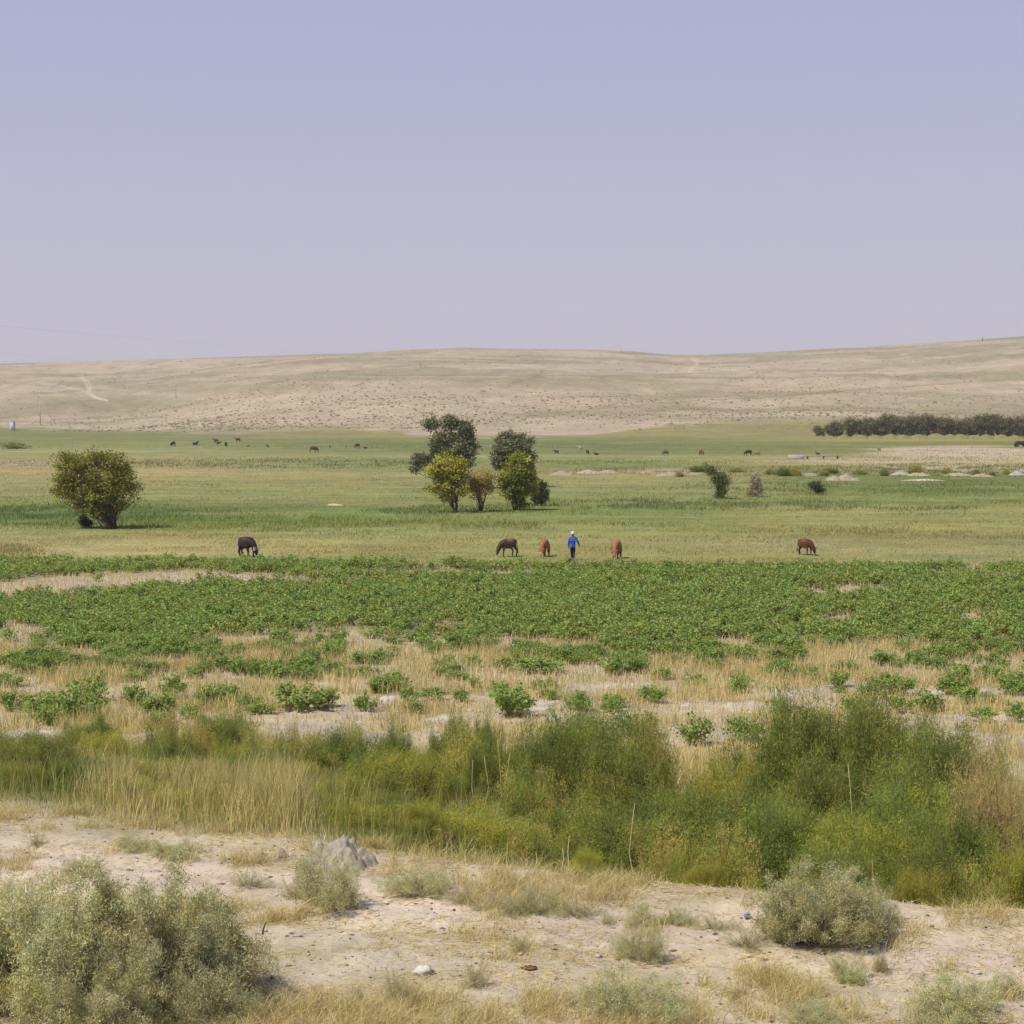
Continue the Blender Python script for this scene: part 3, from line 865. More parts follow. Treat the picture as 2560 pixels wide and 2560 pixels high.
    NTH = lambda i: "%d%s" % (i, "th" if 10 <= i % 100 <= 20 else {1: "st", 2: "nd", 3: "rd"}.get(i % 10, "th"))
    def line(b): return "back" if b < 1650 else ("middle" if b < 1710 else ("front" if b < 1768 else "nearest"))
    xs_in = {}
    for cx, by, w, h in sm: xs_in.setdefault(line(by), []).append(cx)
    for v_ in xs_in.values(): v_.sort()
    for cx, by, w, h in sm:
        x, y, zz = hit(cx, by)
        sx = w / F * y / 1.1 * 1.6; sz = h / F * y / .56
        o = put("crop_plant", CTm[int(rng.integers(0, 5))], loc=(x, y + sx * .4, zz - .03))
        o.scale = (sx, sx * .9, sz); o.rotation_euler = (0, 0, rng.uniform(0, 6.28))
        lab = "small green crop plant, %s from the left in the %s line of the pale stubble" % (NTH(xs_in[line(by)].index(cx) + 1), line(by))
        tag(o, lab, "crop plant", "crop plants standing apart in the stubble")
plant_crop()

# ---------------------------------------------------------------- feathery bushes in the ditch
def feather(seed, plumes, clusters, per, c1, c2, c3, L=.05, W=.0065, wide=1.0, fine=.105, low=.12):
    """bush of unit height and about 2*wide unit width made of drooping plumes; returns foliage, stems"""
    global rng
    keep = rng; rng = np.random.default_rng(seed)
    g, s = Geo(), Geo()
    for i in range(plumes):
        a = rng.uniform(0, 2 * np.pi); el = rng.beta(1.3, 1.0)
        R = wide * (0.25 + 0.75 * el) * rng.uniform(.55, 1.05); H = (1 - 0.72 * el ** 1.7) * rng.uniform(.72, 1.04)
        base = np.array([rng.normal(0, .22 * wide), rng.normal(0, .22 * wide), 0])
        tip = base * .6 + np.array([math.cos(a) * R * .85, math.sin(a) * R * .85, H])
        midp = base * .8 + np.array([math.cos(a) * R * .35, math.sin(a) * R * .35, H * .72])
        t = np.linspace(0, 1, 9)[:, None]
        path = (1 - t) ** 2 * base + 2 * (1 - t) * t * midp + t ** 2 * tip
        s.add(*tube(path[:, :], np.linspace(.012, .003, 9), A(138, 112, 78), 4, False))
        tt = rng.uniform(low, 1.0, clusters)[:, None]
        cc = (1 - tt) ** 2 * base + 2 * (1 - tt) * tt * midp + tt ** 2 * tip
        cc = cc + rng.normal(0, fine * .75, cc.shape)
        n = clusters * per
        P = np.repeat(cc, per, 0) + rng.normal(0, fine * .5, (n, 3))
        P[:, 2] = np.abs(P[:, 2])
        out = unit(tip - base)
        D = unit(out * .6 + rng.normal(0, .9, (n, 3)) + np.array([0, 0, .25]))
        k = rng.random()
        col = c1 if k < .5 else (c2 if k < .85 else c3)
        col = col * rng.uniform(.85, 1.15)
        g.add(*needles(P, D, L * rng.uniform(.5, 1.2, n), W * rng.uniform(.6, 1.3, n), col * rng.uniform(.75, 1.3, (n, 1))))
    rng = keep
    return g, s

TG, TY, TD = A(112, 124, 66), A(142, 142, 70), A(96, 110, 62)
TAM = {}
TAM['green'] = [feather(400 + i, 90, 20, 80, TG, TD, A(128, 134, 70)) for i in range(3)]
TAM['yellow'] = [feather(410 + i, 70, 18, 70, TY, A(132, 136, 62), TG) for i in range(2)]
TAM['mixed'] = [feather(420 + i, 64, 17, 66, A(128, 134, 72), TG, A(158, 146, 92)) for i in range(2)]
TAM['brown'] = [feather(430, 46, 12, 26, A(150, 136, 104), A(140, 132, 94), A(124, 124, 80), W=.006, L=.10)]
TAMM = {k: [(a.mesh("foliage", M_NEEDLE), b.mesh("stem", M_BARK)) for a, b in v] for k, v in TAM.items()}

def shrub_at(kindm, name, x, y, z, w, h, label, cat, group, depth=None):
    fm, sm = kindm
    r = empty(name, (x, y, z), rng.uniform(0, 6.28) if depth is None else 0.0)
    r.scale = (w / 2, (depth or w * .9) / 2, h)
    tag(r, label, cat, group)
    put("foliage", fm, r)
    put("stem", sm, r)
    return r

# centre px, top row, width px, depth (m) behind the bank edge, kind, label
G_T = "feathery green bushes in the ditch behind the bank"
TL = [
    (70, 1850, 260, 5.0, 'green', "feathery green bush cut by the left edge of the picture behind the bank"),
    (-60, 1840, 260, 9.0, 'green', "feathery green bush at the left edge, mostly outside the picture"),
    (262, 1835, 170, 11, 'yellow', "small rounded yellow-green feathery bush behind dry golden grass on the left"),
    (420, 1800, 190, 17, 'mixed', "faint olive feathery bush among pale stalks at upper left of the ditch"),
    (560, 1795, 190, 19, 'green', "thin green feathery bush farthest back left of the middle"),
    (330, 2040, 180, 3.0, 'mixed', "low olive feathery bush at the bank edge in front of golden grass, left"),
    (500, 2040, 240, 3.0, 'mixed', "low wide olive feathery bush just above the pale grey saltbush"),
    (730, 1850, 220, 12, 'mixed', "olive feathery bush rising behind golden reeds near the middle left"),
    (870, 1840, 250, 13, 'green', "round green feathery bush behind the others above the chalky mound"),
    (800, 1960, 260, 6, 'yellow', "bright yellow-green feathery bush right behind the chalky mound"),
    (990, 1890, 260, 9, 'yellow', "yellow-green feathery bush in the middle of the ditch, left of tall pale stalks"),
    (1010, 2040, 260, 3.5, 'mixed', "dull green feathery bush on the bank edge right of the chalky mound"),
    (1160, 1830, 220, 15, 'mixed', "thin olive feathery bush mixed with tall pale stalks in the middle"),
    (1180, 2020, 260, 4.0, 'yellow', "yellowish feathery bush with reddish foot at the bank edge in the middle"),
    (1330, 1930, 200, 7, 'mixed', "olive feathery bush leaning against the large rounded green one from the left"),
    (1455, 1785, 330, 11, 'green', "large rounded green feathery bush in the middle, standing apart from the thicket"),
    (1570, 1880, 280, 8.5, 'green', "dense green feathery bush on the right shoulder of the large rounded one"),
    (1500, 2030, 300, 4.5, 'green', "green feathery bush low at the bank edge below the large rounded one"),
    (1690, 1985, 280, 6, 'green', "dark green feathery bush in the hollow between the two tall groups"),
    (1800, 1900, 260, 9, 'yellow', "yellow-tinged feathery bush between the two tall groups, under dry stalks"),
    (1780, 2080, 280, 3.0, 'mixed', "grey-green feathery bush low on the bank edge below the hollow"),
    (1640, 2130, 170, 1.8, 'mixed', "small grey-green feathery bush with brown foot on the bank edge"),
    (1990, 1790, 330, 12, 'green', "tallest green feathery bush at the left of the right-hand thicket"),
    (2180, 1775, 330, 13, 'green', "tall green feathery bush in the back of the right-hand thicket, behind pale stalks"),
    (2350, 1830, 300, 12, 'green', "green feathery bush at the back right beside bare clods"),
    (2080, 1920, 340, 8, 'green', "dark green feathery bush in the centre of the right-hand thicket"),
    (2270, 1930, 320, 8, 'green', "green feathery bush right of the centre of the right-hand thicket"),
    (1950, 2010, 300, 5.0, 'green', "dark green feathery bush low in front at the left of the right-hand thicket"),
    (2150, 2060, 320, 4.5, 'yellow', "yellow-green feathery bush low in front above the big pale saltbush"),
    (2370, 2050, 330, 4.5, 'green', "green feathery bush low in front in the right-hand thicket"),
    (2470, 1840, 160, 9, 'brown', "dry orange-brown feathery bush near the right edge at the back of the thicket"),
    (2510, 1920, 300, 6.5, 'brown', "dry brown tangled bush at the right edge of the thicket"),
    (2290, 2180, 150, 1.2, 'yellow', "bright yellow-green tuft bending right at the rim of the pale track"),
    (2440, 2200, 240, 1.6, 'mixed', "low grey-green feathery bush along the rim of the pale track at right"),
    (2560, 2130, 200, 2.4, 'yellow', "bright green feathery bush at the right edge just above the pale track"),
    (1760, 2195, 110, 0.4, 'yellow', "small upright green feathery bush standing on the bank right of the middle"),
    (1620, 1800, 200, 13, 'mixed', "thin olive feathery bush at the back between the large rounded one and a pale-stalked gap"),
    (1400, 1850, 240, 10, 'green', "green feathery bush on the left shoulder of the large rounded one"),
    (1850, 1990, 300, 6.5, 'green', "dark green feathery bush filling the hollow before the tallest one"),
    (2100, 1810, 260, 14, 'green', "green feathery bush between the two tallest at the back of the right-hand thicket"),
    (2270, 1800, 260, 15, 'mixed', "olive feathery bush farthest back in the right-hand thicket"),
    (2230, 2000, 300, 6, 'green', "dark green feathery bush deep in the middle of the right-hand thicket"),
    (2430, 1960, 280, 7, 'mixed', "olive feathery bush beside the dry brown tangled one"),
    (2090, 2130, 280, 3.0, 'green', "green feathery bush just behind the big bluish saltbush"),
    (2330, 2130, 260, 2.8, 'green', "green feathery bush behind the tuft that bends right at the rim"),
    (650, 1930, 260, 9, 'green', "green feathery bush in the left middle of the ditch above golden reeds"),
    (420, 1900, 240, 11, 'mixed', "olive feathery bush behind the golden grass patch on the left"),
    (150, 1930, 240, 7, 'mixed', "olive feathery bush right of the one cut by the left edge"),
    (900, 2060, 240, 3.6, 'yellow', "yellow-green feathery bush at the bank edge beside the chalky mound"),
    (620, 2060, 220, 2.6, 'yellow', "yellow-green feathery bush at the bank edge left of the chalky mound"),
    (1300, 2060, 220, 4, 'mixed', "olive feathery bush over the row of short pale stalks in the middle"),
    (1468, 2185, 80, 0.2, 'yellow', "tiny yellow-green tuft with brown foot on the bank edge in the middle"),
]
fr = np.random.default_rng(77)
FILL = []
for q in range(22):
    FILL.append((20 + q * 60 + fr.uniform(-26, 26), 0, 'back'))
for q in range(16):
    FILL.append((10 + q * 84 + fr.uniform(-30, 30), 1, 'middle'))
for q in range(12):
    FILL.append((40 + q * 104 + fr.uniform(-30, 30), 2, 'front'))
for row_ in range(3):
    inrow = sorted([f_ for f_ in FILL if f_[1] == row_])
    for q, f_ in enumerate(inrow):
        cx = f_[0]
        ty = [1832, 1890, 1985][row_] + fr.uniform(-30, 46)
        if row_ == 2 and (200 < cx < 380 or 600 < cx < 760): ty += 50
        TL.append((cx, ty, fr.uniform(80, 150), [16, 9.5, 4.5][row_] + fr.uniform(-2, 2.5), ['green', 'mixed', 'yellow', 'mixed', 'green'][int(fr.integers(0, 5))],
                   "low feathery bush, %s from the left in the left ditch's %s line" % ("%d%s" % (q + 1, "th" if 4 <= q + 1 <= 20 else {1: "st", 2: "nd", 3: "rd"}.get((q + 1) % 10, "th")), f_[2])))
for i, (cx, ty, w, off, kd, lab) in enumerate(TL):
    u, t = ut(cx, ty)
    y = 20.0
    for _ in range(12):
        y = float(edge(np.array([u * y]))[0]) + off
    x = float(u * y); z = gz(x, y) - .06
    h = max(CZ + t * y - z, .4) * 1.03
    W = w / F * y * 1.5
    shrub_at(TAMM[kd][i % len(TAMM[kd])], "feathery_bush", x, y, z, W, h, lab, "bush", G_T)

# ---------------------------------------------------------------- saltbushes on the bank
def salt(seed, n_cl, per, wide=1.0):
    global rng
    keep = rng; rng = np.random.default_rng(seed)
    g, s = Geo(), Geo()
    d = rdir(n_cl, .15); d[:, 2] = np.abs(d[:, 2])
    r = rng.beta(2.6, 1.1, (n_cl, 1))
    lump = 0.8 + 0.35 * vn(d[:, 0] * 2.3 + 5, d[:, 1] * 2.3 + seed, seed)[:, None]
    nl = 6
    la = rng.uniform(0, 6.28, nl); lr = rng.uniform(.3, .75, nl)
    lc = np.stack([np.cos(la) * lr, np.sin(la) * lr, rng.uniform(-.05, .2, nl)], 1) * np.array([wide, wide, 1])
    ls = np.stack([rng.uniform(.34, .56, nl)] * 2 + [rng.uniform(.34, .72, nl)], 1)
    ki = rng.integers(0, nl, n_cl)
    C = lc[ki] + d * r * lump * ls[ki]
    C[:, 2] = np.abs(C[:, 2])
    # wisps reaching out past the dense part
    nw = n_cl // 3
    kw = rng.integers(0, 46, nw); wa = rng.uniform(0, 6.28, 46); wr = rng.uniform(.7, 1.25, 46); wz = rng.uniform(.25, 1.05, 46)
    tw = rng.uniform(.35, 1, nw)
    C[:nw] = np.stack([np.cos(wa[kw]) * wr[kw] * tw * (1.15 - .55 * wz[kw]) * wide, np.sin(wa[kw]) * wr[kw] * tw * (1.15 - .55 * wz[kw]) * wide, wz[kw] * tw ** .8], 1) + rng.normal(0, .03, (nw, 3))
    n = n_cl * per
    P = np.repeat(C, per, 0) + rng.normal(0, .04, (n, 3)); P[:, 2] = np.abs(P[:, 2])
    D = unit(np.repeat(d, per, 0) * .5 + rng.normal(0, 1, (n, 3)) + np.array([0, 0, .3]))
    colr = np.where(rng.random((n_cl, 1)) < .6, A(172, 168, 128), np.where(rng.random((n_cl, 1)) < .6, A(152, 158, 118), A(160, 150, 92)))
    cc = np.repeat(colr * rng.uniform(.85, 1.12, (n_cl, 1)), per, 0) * rng.uniform(.75, 1.25, (n, 1))
    g.add(*needles(P, D, .042 * rng.uniform(.5, 1.3, n), .008 * rng.uniform(.6, 1.5, n), cc))
    for i in range(0, n_cl, max(1, n_cl // 170)):
        b = rng.normal(0, .05, 3); b[2] = 0
        m = (b + C[i]) / 2 + rng.normal(0, .06, 3); m[2] = abs(m[2])
        s.add(*tube([b, m, C[i] * 1.06], [.009, .006, .003], A(206, 188, 152), 4, False))
    rng = keep
    return g, s

def mk_salt(seed, n, p, w=1.0):
    a, b = salt(seed, n, p, w)
    return a.mesh("foliage", M_SALT), b.mesh("stem", M_BARK)
SL_BIG = [mk_salt(500 + i, 1900, 60) for i in range(2)]
SL_MED = [mk_salt(510 + i, 620, 50) for i in range(3)]
SL_THIN = [mk_salt(520 + i, 190, 40, .9) for i in range(3)]
G_S = "grey-green saltbushes on the dirt bank"
# centre px, base row, width px, height px, set, label
for i, (cx, by, w, h, st, lab) in enumerate([
    (400, 2560, 560, 370, SL_BIG, "big pale grey-green saltbush at lower left, right one of the joined pair"),
    (95, 2580, 600, 350, SL_BIG, "big grey-green saltbush at the left edge in the bottom corner"),
    (260, 2640, 460, 260, SL_BIG, "dark grey-green saltbush with dead twigs along the bottom edge at left"),
    (300, 2350, 230, 150, SL_MED, "pale saltbush filling the gap between the two big ones, at the back"),
    (540, 2450, 170, 150, SL_MED, "pale saltbush on the right flank of the big joined pair"),
    (40, 2330, 200, 130, SL_MED, "pale saltbush behind the big one at the left edge"),
    (1240, 2285, 130, 60, SL_THIN, "thin grey-green saltbush left of the flat one in the middle"),
    (1515, 2318, 110, 50, SL_THIN, "thin bluish saltbush just left of the two small bluish-grey ones"),
    (1790, 2335, 140, 60, SL_THIN, "loose grey saltbush between the blue scrap and the dead branches"),
    (620, 2225, 150, 60, SL_THIN, "thin pale saltbush spread over the rim left of the mound"),
    (430, 2160, 170, 60, SL_MED, "flat pale saltbush on the rim just above the big joined pair"),
    (1980, 2500, 130, 46, SL_THIN, "thin saltbush on bare dirt left of the olive one below the bluish one"),
    (2490, 2500, 150, 80, SL_MED, "olive saltbush near the right edge above the bottom corner one"),
    (1420, 2530, 130, 60, SL_THIN, "thin saltbush left of the wide loose one at the bottom"),
    (510, 2590, 260, 200, SL_MED, "straggling saltbush at the bottom right foot of the big pale pair"),
    (810, 2292, 210, 190, SL_MED, "grey-green saltbush with bare forked stems in front of the chalky mound"),
    (735, 2255, 120, 80, SL_THIN, "thin saltbush spray just left of the one with bare forked stems"),
    (1050, 2258, 210, 90, SL_MED, "low spreading saltbush right of the chalky mound with stems lying left"),
    (1160, 2265, 120, 60, SL_THIN, "thin grey saltbush patch on the right of the low spreading one"),
    (1330, 2298, 190, 90, SL_MED, "flat grey-green saltbush in the middle at the rim of the dirt track"),
    (1440, 2302, 160, 70, SL_THIN, "thin grey saltbush between the flat one and the bluish ones in the middle"),
    (1600, 2318, 130, 66, SL_MED, "small bluish-grey saltbush on the track rim, left of two"),
    (1690, 2320, 120, 60, SL_MED, "small bluish-grey saltbush on the track rim, right of two"),
    (1600, 2415, 150, 110, SL_MED, "olive saltbush with brown foot alone on the dirt right of the middle"),
    (1590, 2580, 300, 170, SL_MED, "wide loose grey saltbush at the bottom edge right of the middle"),
    (2035, 2390, 360, 200, SL_BIG, "large rounded bluish-grey saltbush in front of the right-hand thicket"),
    (2170, 2360, 170, 130, SL_MED, "grey-green saltbush on the right shoulder of the large bluish one"),
    (1870, 2380, 170, 80, SL_THIN, "thin dry saltbush left of the large bluish one, with sticks round it"),
    (2120, 2465, 140, 90, SL_MED, "olive saltbush with a bare brown stalk below the large bluish one"),
    (2010, 2590, 240, 90, SL_MED, "grey saltbush cut by the bottom edge below the olive one"),
    (2400, 2590, 330, 170, SL_MED, "olive-grey saltbush at the bottom edge near the right corner"),
    (2300, 2590, 200, 80, SL_THIN, "thin saltbush left of the olive-grey one at the bottom right"),
    (985, 2512, 90, 112, SL_THIN, "small upright olive saltbush left of the white rock"),
    (1030, 2520, 120, 60, SL_THIN, "dark low saltbush just below the white rock"),
    (890, 2510, 70, 70, SL_THIN, "tiny saltbush sprig left of the upright olive one"),
    (1190, 2480, 100, 100, SL_THIN, "thin green weed with a slanting stem right of the white rock"),
    (1300, 2390, 90, 70, SL_THIN, "faint thin saltbush on the dirt in the middle of the track"),
    (90, 2125, 90, 46, SL_THIN, "small saltbush on the far rim of the bank at the left edge"),
    (215, 2190, 130, 50, SL_MED, "low green saltbush on the bank behind the big pale one, near the left"),
    (330, 2130, 130, 46, SL_MED, "flat grey-green saltbush at the rim below golden grass, left"),
    (700, 2540, 150, 60, SL_THIN, "thin saltbush in dry grass at the bottom, right of the big pair"),
    (1150, 2575, 140, 60, SL_THIN, "thin grey saltbush at the bottom edge left of the middle"),
    (2200, 2440, 60, 100, SL_THIN, "bare spindly weed standing right of the olive saltbush"),
    (1850, 2500, 90, 40, SL_THIN, "tiny saltbush with a dark foot on the bare dirt at lower right"),
]):
    x, y, z = hit(cx, min(by, 2556))
    if by > 2556:
        u, t = ut(cx, by)
        y = 5.0 / -t; x = float(u * y); z = gz(x, y)
    W = w / F * y; H = h / F * y
    y2 = y + W * .3
    shrub_at(st[i % len(st)], "saltbush", x * y2 / y, y2, gz(x * y2 / y, y2) - .03, W * 1.05, H * 1.0, lab, "bush", G_S)

# ---------------------------------------------------------------- trees
def lobes_cloud(lobes, n_cl, per, leaf, c1, c2, sprd=.3, shell=2.0, up=.35):
    """lobes: list of (x, y, z, rx, ry, rz) in metres"""
    g = Geo()
    L = np.array(lobes, float)
    vol = L[:, 3] * L[:, 4] * L[:, 5]
    k = rng.choice(len(L), n_cl, p=vol / vol.sum())
    d = rdir(n_cl); r = rng.beta(shell, 1.0, (n_cl, 1))
    C = L[k, :3] + d * r * L[k, 3:6] * np.where(rng.random((n_cl, 1)) < .16, rng.uniform(1.1, 1.5, (n_cl, 1)), rng.uniform(.75, 1.1, (n_cl, 1)))
    C[:, 2] = np.maximum(C[:, 2], .15)
    n = n_cl * per
    P = np.repeat(C, per, 0) + rng.normal(0, sprd * .8, (n, 3)) * np.array([1, 1, .8])
    N = rdir(n, up)
    r1 = rng.random((n_cl, 1))
    cc = np.repeat((c1 * r1 + c2 * (1 - r1)) * rng.uniform(.7, 1.35, (n_cl, 1)), per, 0) * rng.uniform(.75, 1.3, (n, 1))
    g.add(*leaves(P, N, leaf * rng.uniform(.6, 1.3, n), cc))
    return g, C

def limbs(base, C, trunk_pts, r0, c, nb=26):
    g = Geo()
    tp = np.array(trunk_pts, float)
    g.add(*tube(tp, np.linspace(r0, r0 * .45, len(tp)), c, 8))
    for i in range(min(nb, len(C))):
        e = C[rng.integers(0, len(C))]
        s = tp[rng.integers(max(0, len(tp) - 3), len(tp))]
        m = (s + e) / 2 + np.array([rng.normal(0, .15), rng.normal(0, .15), .2]) * np.linalg.norm(e - s) * .3
        g.add(*tube([s, m, e], [r0 * .35, r0 * .2, r0 * .06], c, 5, False))
    return g

def tree(name, bx, by, lobes_px, leaf, c1, c2, n_cl, per, label, cat, group=None, r0=.12, trunk_h=None, multi=1, sprd=.28, shell=2.0, depth=None, thick=.8):
    """lobes in photograph pixels: (cx, cy, rx, ry)"""
    if depth is None:
        x, y, z = hit(bx, by)
    else:
        u, t = ut(bx, by); y = depth; x = float(u * y); z = gz(x, y)
    root = empty(name, (x, y, z))
    tag(root, label, cat, group)
    m = y / F
    L = []
    for q, (cx, cy, rx, ry) in enumerate(lobes_px):
        L.append(((cx - bx) * m, rng.uniform(-.25, .25) * rx * m, (by - cy) * m, rx * m, max(rx, ry) * m * thick, ry * m))
    g, C = lobes_cloud(L, n_cl, per, leaf, c1, c2, sprd, shell)
    put("crown", g.mesh("crown", M_LEAF), root)
    th = trunk_h if trunk_h else max(.5, L[0][2] * .7)
    gg = Geo()
    for k in range(multi):
        a = rng.uniform(0, 6.28); ln = .0 if multi == 1 else .35
        pts = [[rng.normal(0, .05) * multi, rng.normal(0, .05) * multi, -.15], [math.cos(a) * ln * th * .3, math.sin(a) * ln * th * .3, th * .4], [L[0][0] * .3 + math.cos(a) * ln * th * .8, math.sin(a) * ln * th * .8, th]]
        t_ = limbs(None, C, pts, r0, A(92, 74, 58), 26 // multi + 4)
        v, f, c = t_.arr(); gg.add(v, f, c)
    put("trunk", gg.mesh("trunk", M_BARK), root)
    return root

YG1, YG2 = A(158, 154, 68), A(120, 126, 58)
tree("broad_tree", 276, 1322, [(245, 1225, 80, 72), (200, 1170, 58, 40), (298, 1185, 48, 56), (170, 1215, 44, 60), (326, 1215, 28, 48), (255, 1280, 38, 22), (165, 1140, 44, 14), (250, 1145, 62, 22), (300, 1262, 30, 24), (205, 1262, 34, 20), (268, 1296, 24, 16)],
     .17, YG1 * .9, YG2 * .62, 900, 26, "broad yellow-green tree standing alone on the left of the pasture", "tree", r0=.16, trunk_h=1.3, multi=5, sprd=.26, shell=1.1)
tree("dark_bush", 214, 1318, [(212, 1304, 15, 14), (206, 1298, 10, 12), (222, 1310, 12, 8)], .10, A(66, 78, 56), A(54, 66, 48), 90, 22,
     "small dark bush at the left foot of the lone broad tree", "bush", r0=.04, trunk_h=.3, sprd=.12)
GR1, GR2 = A(132, 134, 102), A(104, 108, 80)
tree("grey_tree", 1135, 1222, [(1130, 1115, 44, 38), (1080, 1057, 21, 18), (1128, 1058, 26, 20), (1165, 1078, 18, 30), (1168, 1120, 20, 42), (1105, 1108, 34, 28), (1065, 1150, 36, 16), (1040, 1165, 16, 20), (1160, 1150, 16, 22)],
     .26, GR1, GR2, 900, 30, "tallest grey-green tree of the middle group, with a lobed crown and a drooping left side", "tree", "grey-green trees behind the yellow ones", r0=.22, trunk_h=3.2, multi=2, sprd=.3, shell=1.6)
tree("grey_tree", 1285, 1218, [(1278, 1122, 42, 36), (1265, 1095, 24, 18), (1300, 1120, 26, 34), (1250, 1140, 24, 26), (1255, 1165, 26, 14), (1320, 1145, 18, 24), (1290, 1160, 40, 20)],
     .26, GR1, GR2, 760, 30, "grey-green tree with a domed crown behind the darkest tree of the middle group", "tree", "grey-green trees behind the yellow ones", r0=.2, trunk_h=3.0, multi=2, sprd=.3, shell=1.6)
tree("yellow_tree", 1143, 1282, [(1125, 1180, 42, 44), (1095, 1175, 30, 26), (1150, 1165, 22, 30), (1080, 1182, 20, 12), (1120, 1222, 34, 22), (1085, 1222, 24, 8), (1110, 1245, 26, 12), (1155, 1215, 16, 26), (1165, 1190, 14, 20)],
     .20, YG1, A(140, 140, 56), 520, 22, "yellow-green tree with a bare leaning trunk, left in the middle group", "tree", "yellow-green trees of the middle group", r0=.10, trunk_h=1.7, multi=2, sprd=.22, shell=1.6)
tree("sparse_tree", 1202, 1280, [(1208, 1200, 30, 28), (1195, 1225, 22, 28), (1225, 1195, 22, 18), (1222, 1222, 20, 20), (1182, 1210, 16, 30)],
     .14, A(172, 148, 84), A(146, 146, 74), 330, 16, "thin see-through tree with a reddish brown tint between the two yellow-green ones", "tree", "yellow-green trees of the middle group", r0=.09, trunk_h=1.6, multi=2, sprd=.24, shell=1.2)
tree("dense_tree", 1292, 1276, [(1295, 1190, 42, 46), (1300, 1150, 28, 24), (1262, 1205, 22, 26), (1325, 1210, 22, 34), (1285, 1235, 34, 24), (1300, 1258, 22, 14)],
     .20, A(154, 152, 58), A(98, 110, 48), 620, 26, "dense yellow-green tree with dark foot in front of the domed grey one", "tree", "yellow-green trees of the middle group", r0=.13, trunk_h=1.1, multi=3, sprd=.22, shell=1.6)
tree("dark_bush", 1355, 1264, [(1353, 1235, 22, 24), (1352, 1210, 12, 16), (1342, 1246, 16, 16)], .15, A(92, 96, 72), A(66, 74, 56), 240, 22,
     "dark round bush at the right end of the middle tree group", "bush", r0=.05, trunk_h=.6, sprd=.16)
tree("leaning_tree", 1803, 1247, [(1806, 1225, 15, 22), (1795, 1195, 22, 18), (1775, 1175, 18, 12), (1762, 1162, 9, 7), (1815, 1200, 9, 14), (1800, 1238, 16, 9)],
     .15, A(120, 126, 62), A(84, 96, 52), 230, 18, "small dark green tree leaning left on the right half of the pasture", "tree", r0=.07, trunk_h=1.0, multi=2, sprd=.2)
tree("grey_bush", 1888, 1242, [(1888, 1222, 18, 20), (1888, 1200, 14, 18), (1880, 1232, 18, 9)], .14, A(182, 174, 150), A(136, 134, 106), 200, 20,
     "upright silvery grey bush right of the small leaning tree", "bush", r0=.05, trunk_h=.6, sprd=.16)
tree("dark_bush", 2044, 1236, [(2040, 1216, 20, 12), (2050, 1224, 14, 10), (2028, 1210, 12, 7)], .14, A(92, 104, 62), A(68, 82, 52), 130, 18,
     "low dark green bush alone on the pasture above the rightmost grazing cow", "bush", r0=.05, trunk_h=.4, sprd=.16)
tree("far_bush", 45, 1122, [(30, 1113, 32, 8), (60, 1115, 16, 7)], .3, A(150, 150, 98), A(138, 138, 88), 140, 16,
     "low olive bush far off at the left edge beyond the lone tree", "bush", r0=.08, trunk_h=.5, sprd=.4)

# row of trees under the hills at right
G_R = "windbreak of dark trees below the hills"
rowx = [2048, 2078, 2096, 2124, 2150, 2172, 2192, 2214, 2236, 2256, 2276, 2298, 2320, 2342, 2362, 2384, 2408, 2430, 2452, 2474, 2496, 2518, 2540, 2562, 2584, 2606]
ORD = ["first", "second", "third", "fourth", "fifth", "sixth", "seventh", "eighth", "ninth", "tenth", "eleventh", "twelfth", "thirteenth", "fourteenth", "fifteenth", "sixteenth",
       "seventeenth", "eighteenth", "nineteenth", "twentieth"]
def nth(i):
    return ORD[i] if i < 20 else "twenty-" + ORD[i - 20]
for i, bx in enumerate(rowx):
    top = [1062, 1060, 1056, 1048, 1044, 1042, 1042, 1040, 1038, 1040, 1038, 1038, 1037, 1036, 1038, 1042, 1046, 1046, 1042, 1038, 1036, 1036, 1038, 1040, 1040, 1040][i] + rng.uniform(-6, 4)
    hw = 10 if i < 3 else 21
    lean = rng.uniform(-9, -2)
    hh = (1089 - top) / 2
    lab = "dark brownish tree, %s from the left in the long dense row below the hills" % nth(i)
    if i == 0: lab = "low round dark bush-like tree at the left end of the long row"
    if i == 1: lab = "short dark tree second from the left end of the long row"
    if i == 2: lab = "narrow dark tree just left of the gap near the left end of the long row"
    if i == 3: lab = "dark tree just right of the gap near the left end of the long row"
    tree("windbreak_tree", bx, 1090, [(bx + lean, top + hh * .55, hw, hh * .62), (bx + lean * .3 + 4, top + hh * 1.1, hw * .9, hh * .6), (bx + 2, 1080, hw * .6, 9)],
         .36, A(128, 122, 88), A(106, 110, 74), 200, 20, lab, "tree", G_R, r0=.16, trunk_h=2.4, multi=2, sprd=.45, depth=515, thick=1.0)

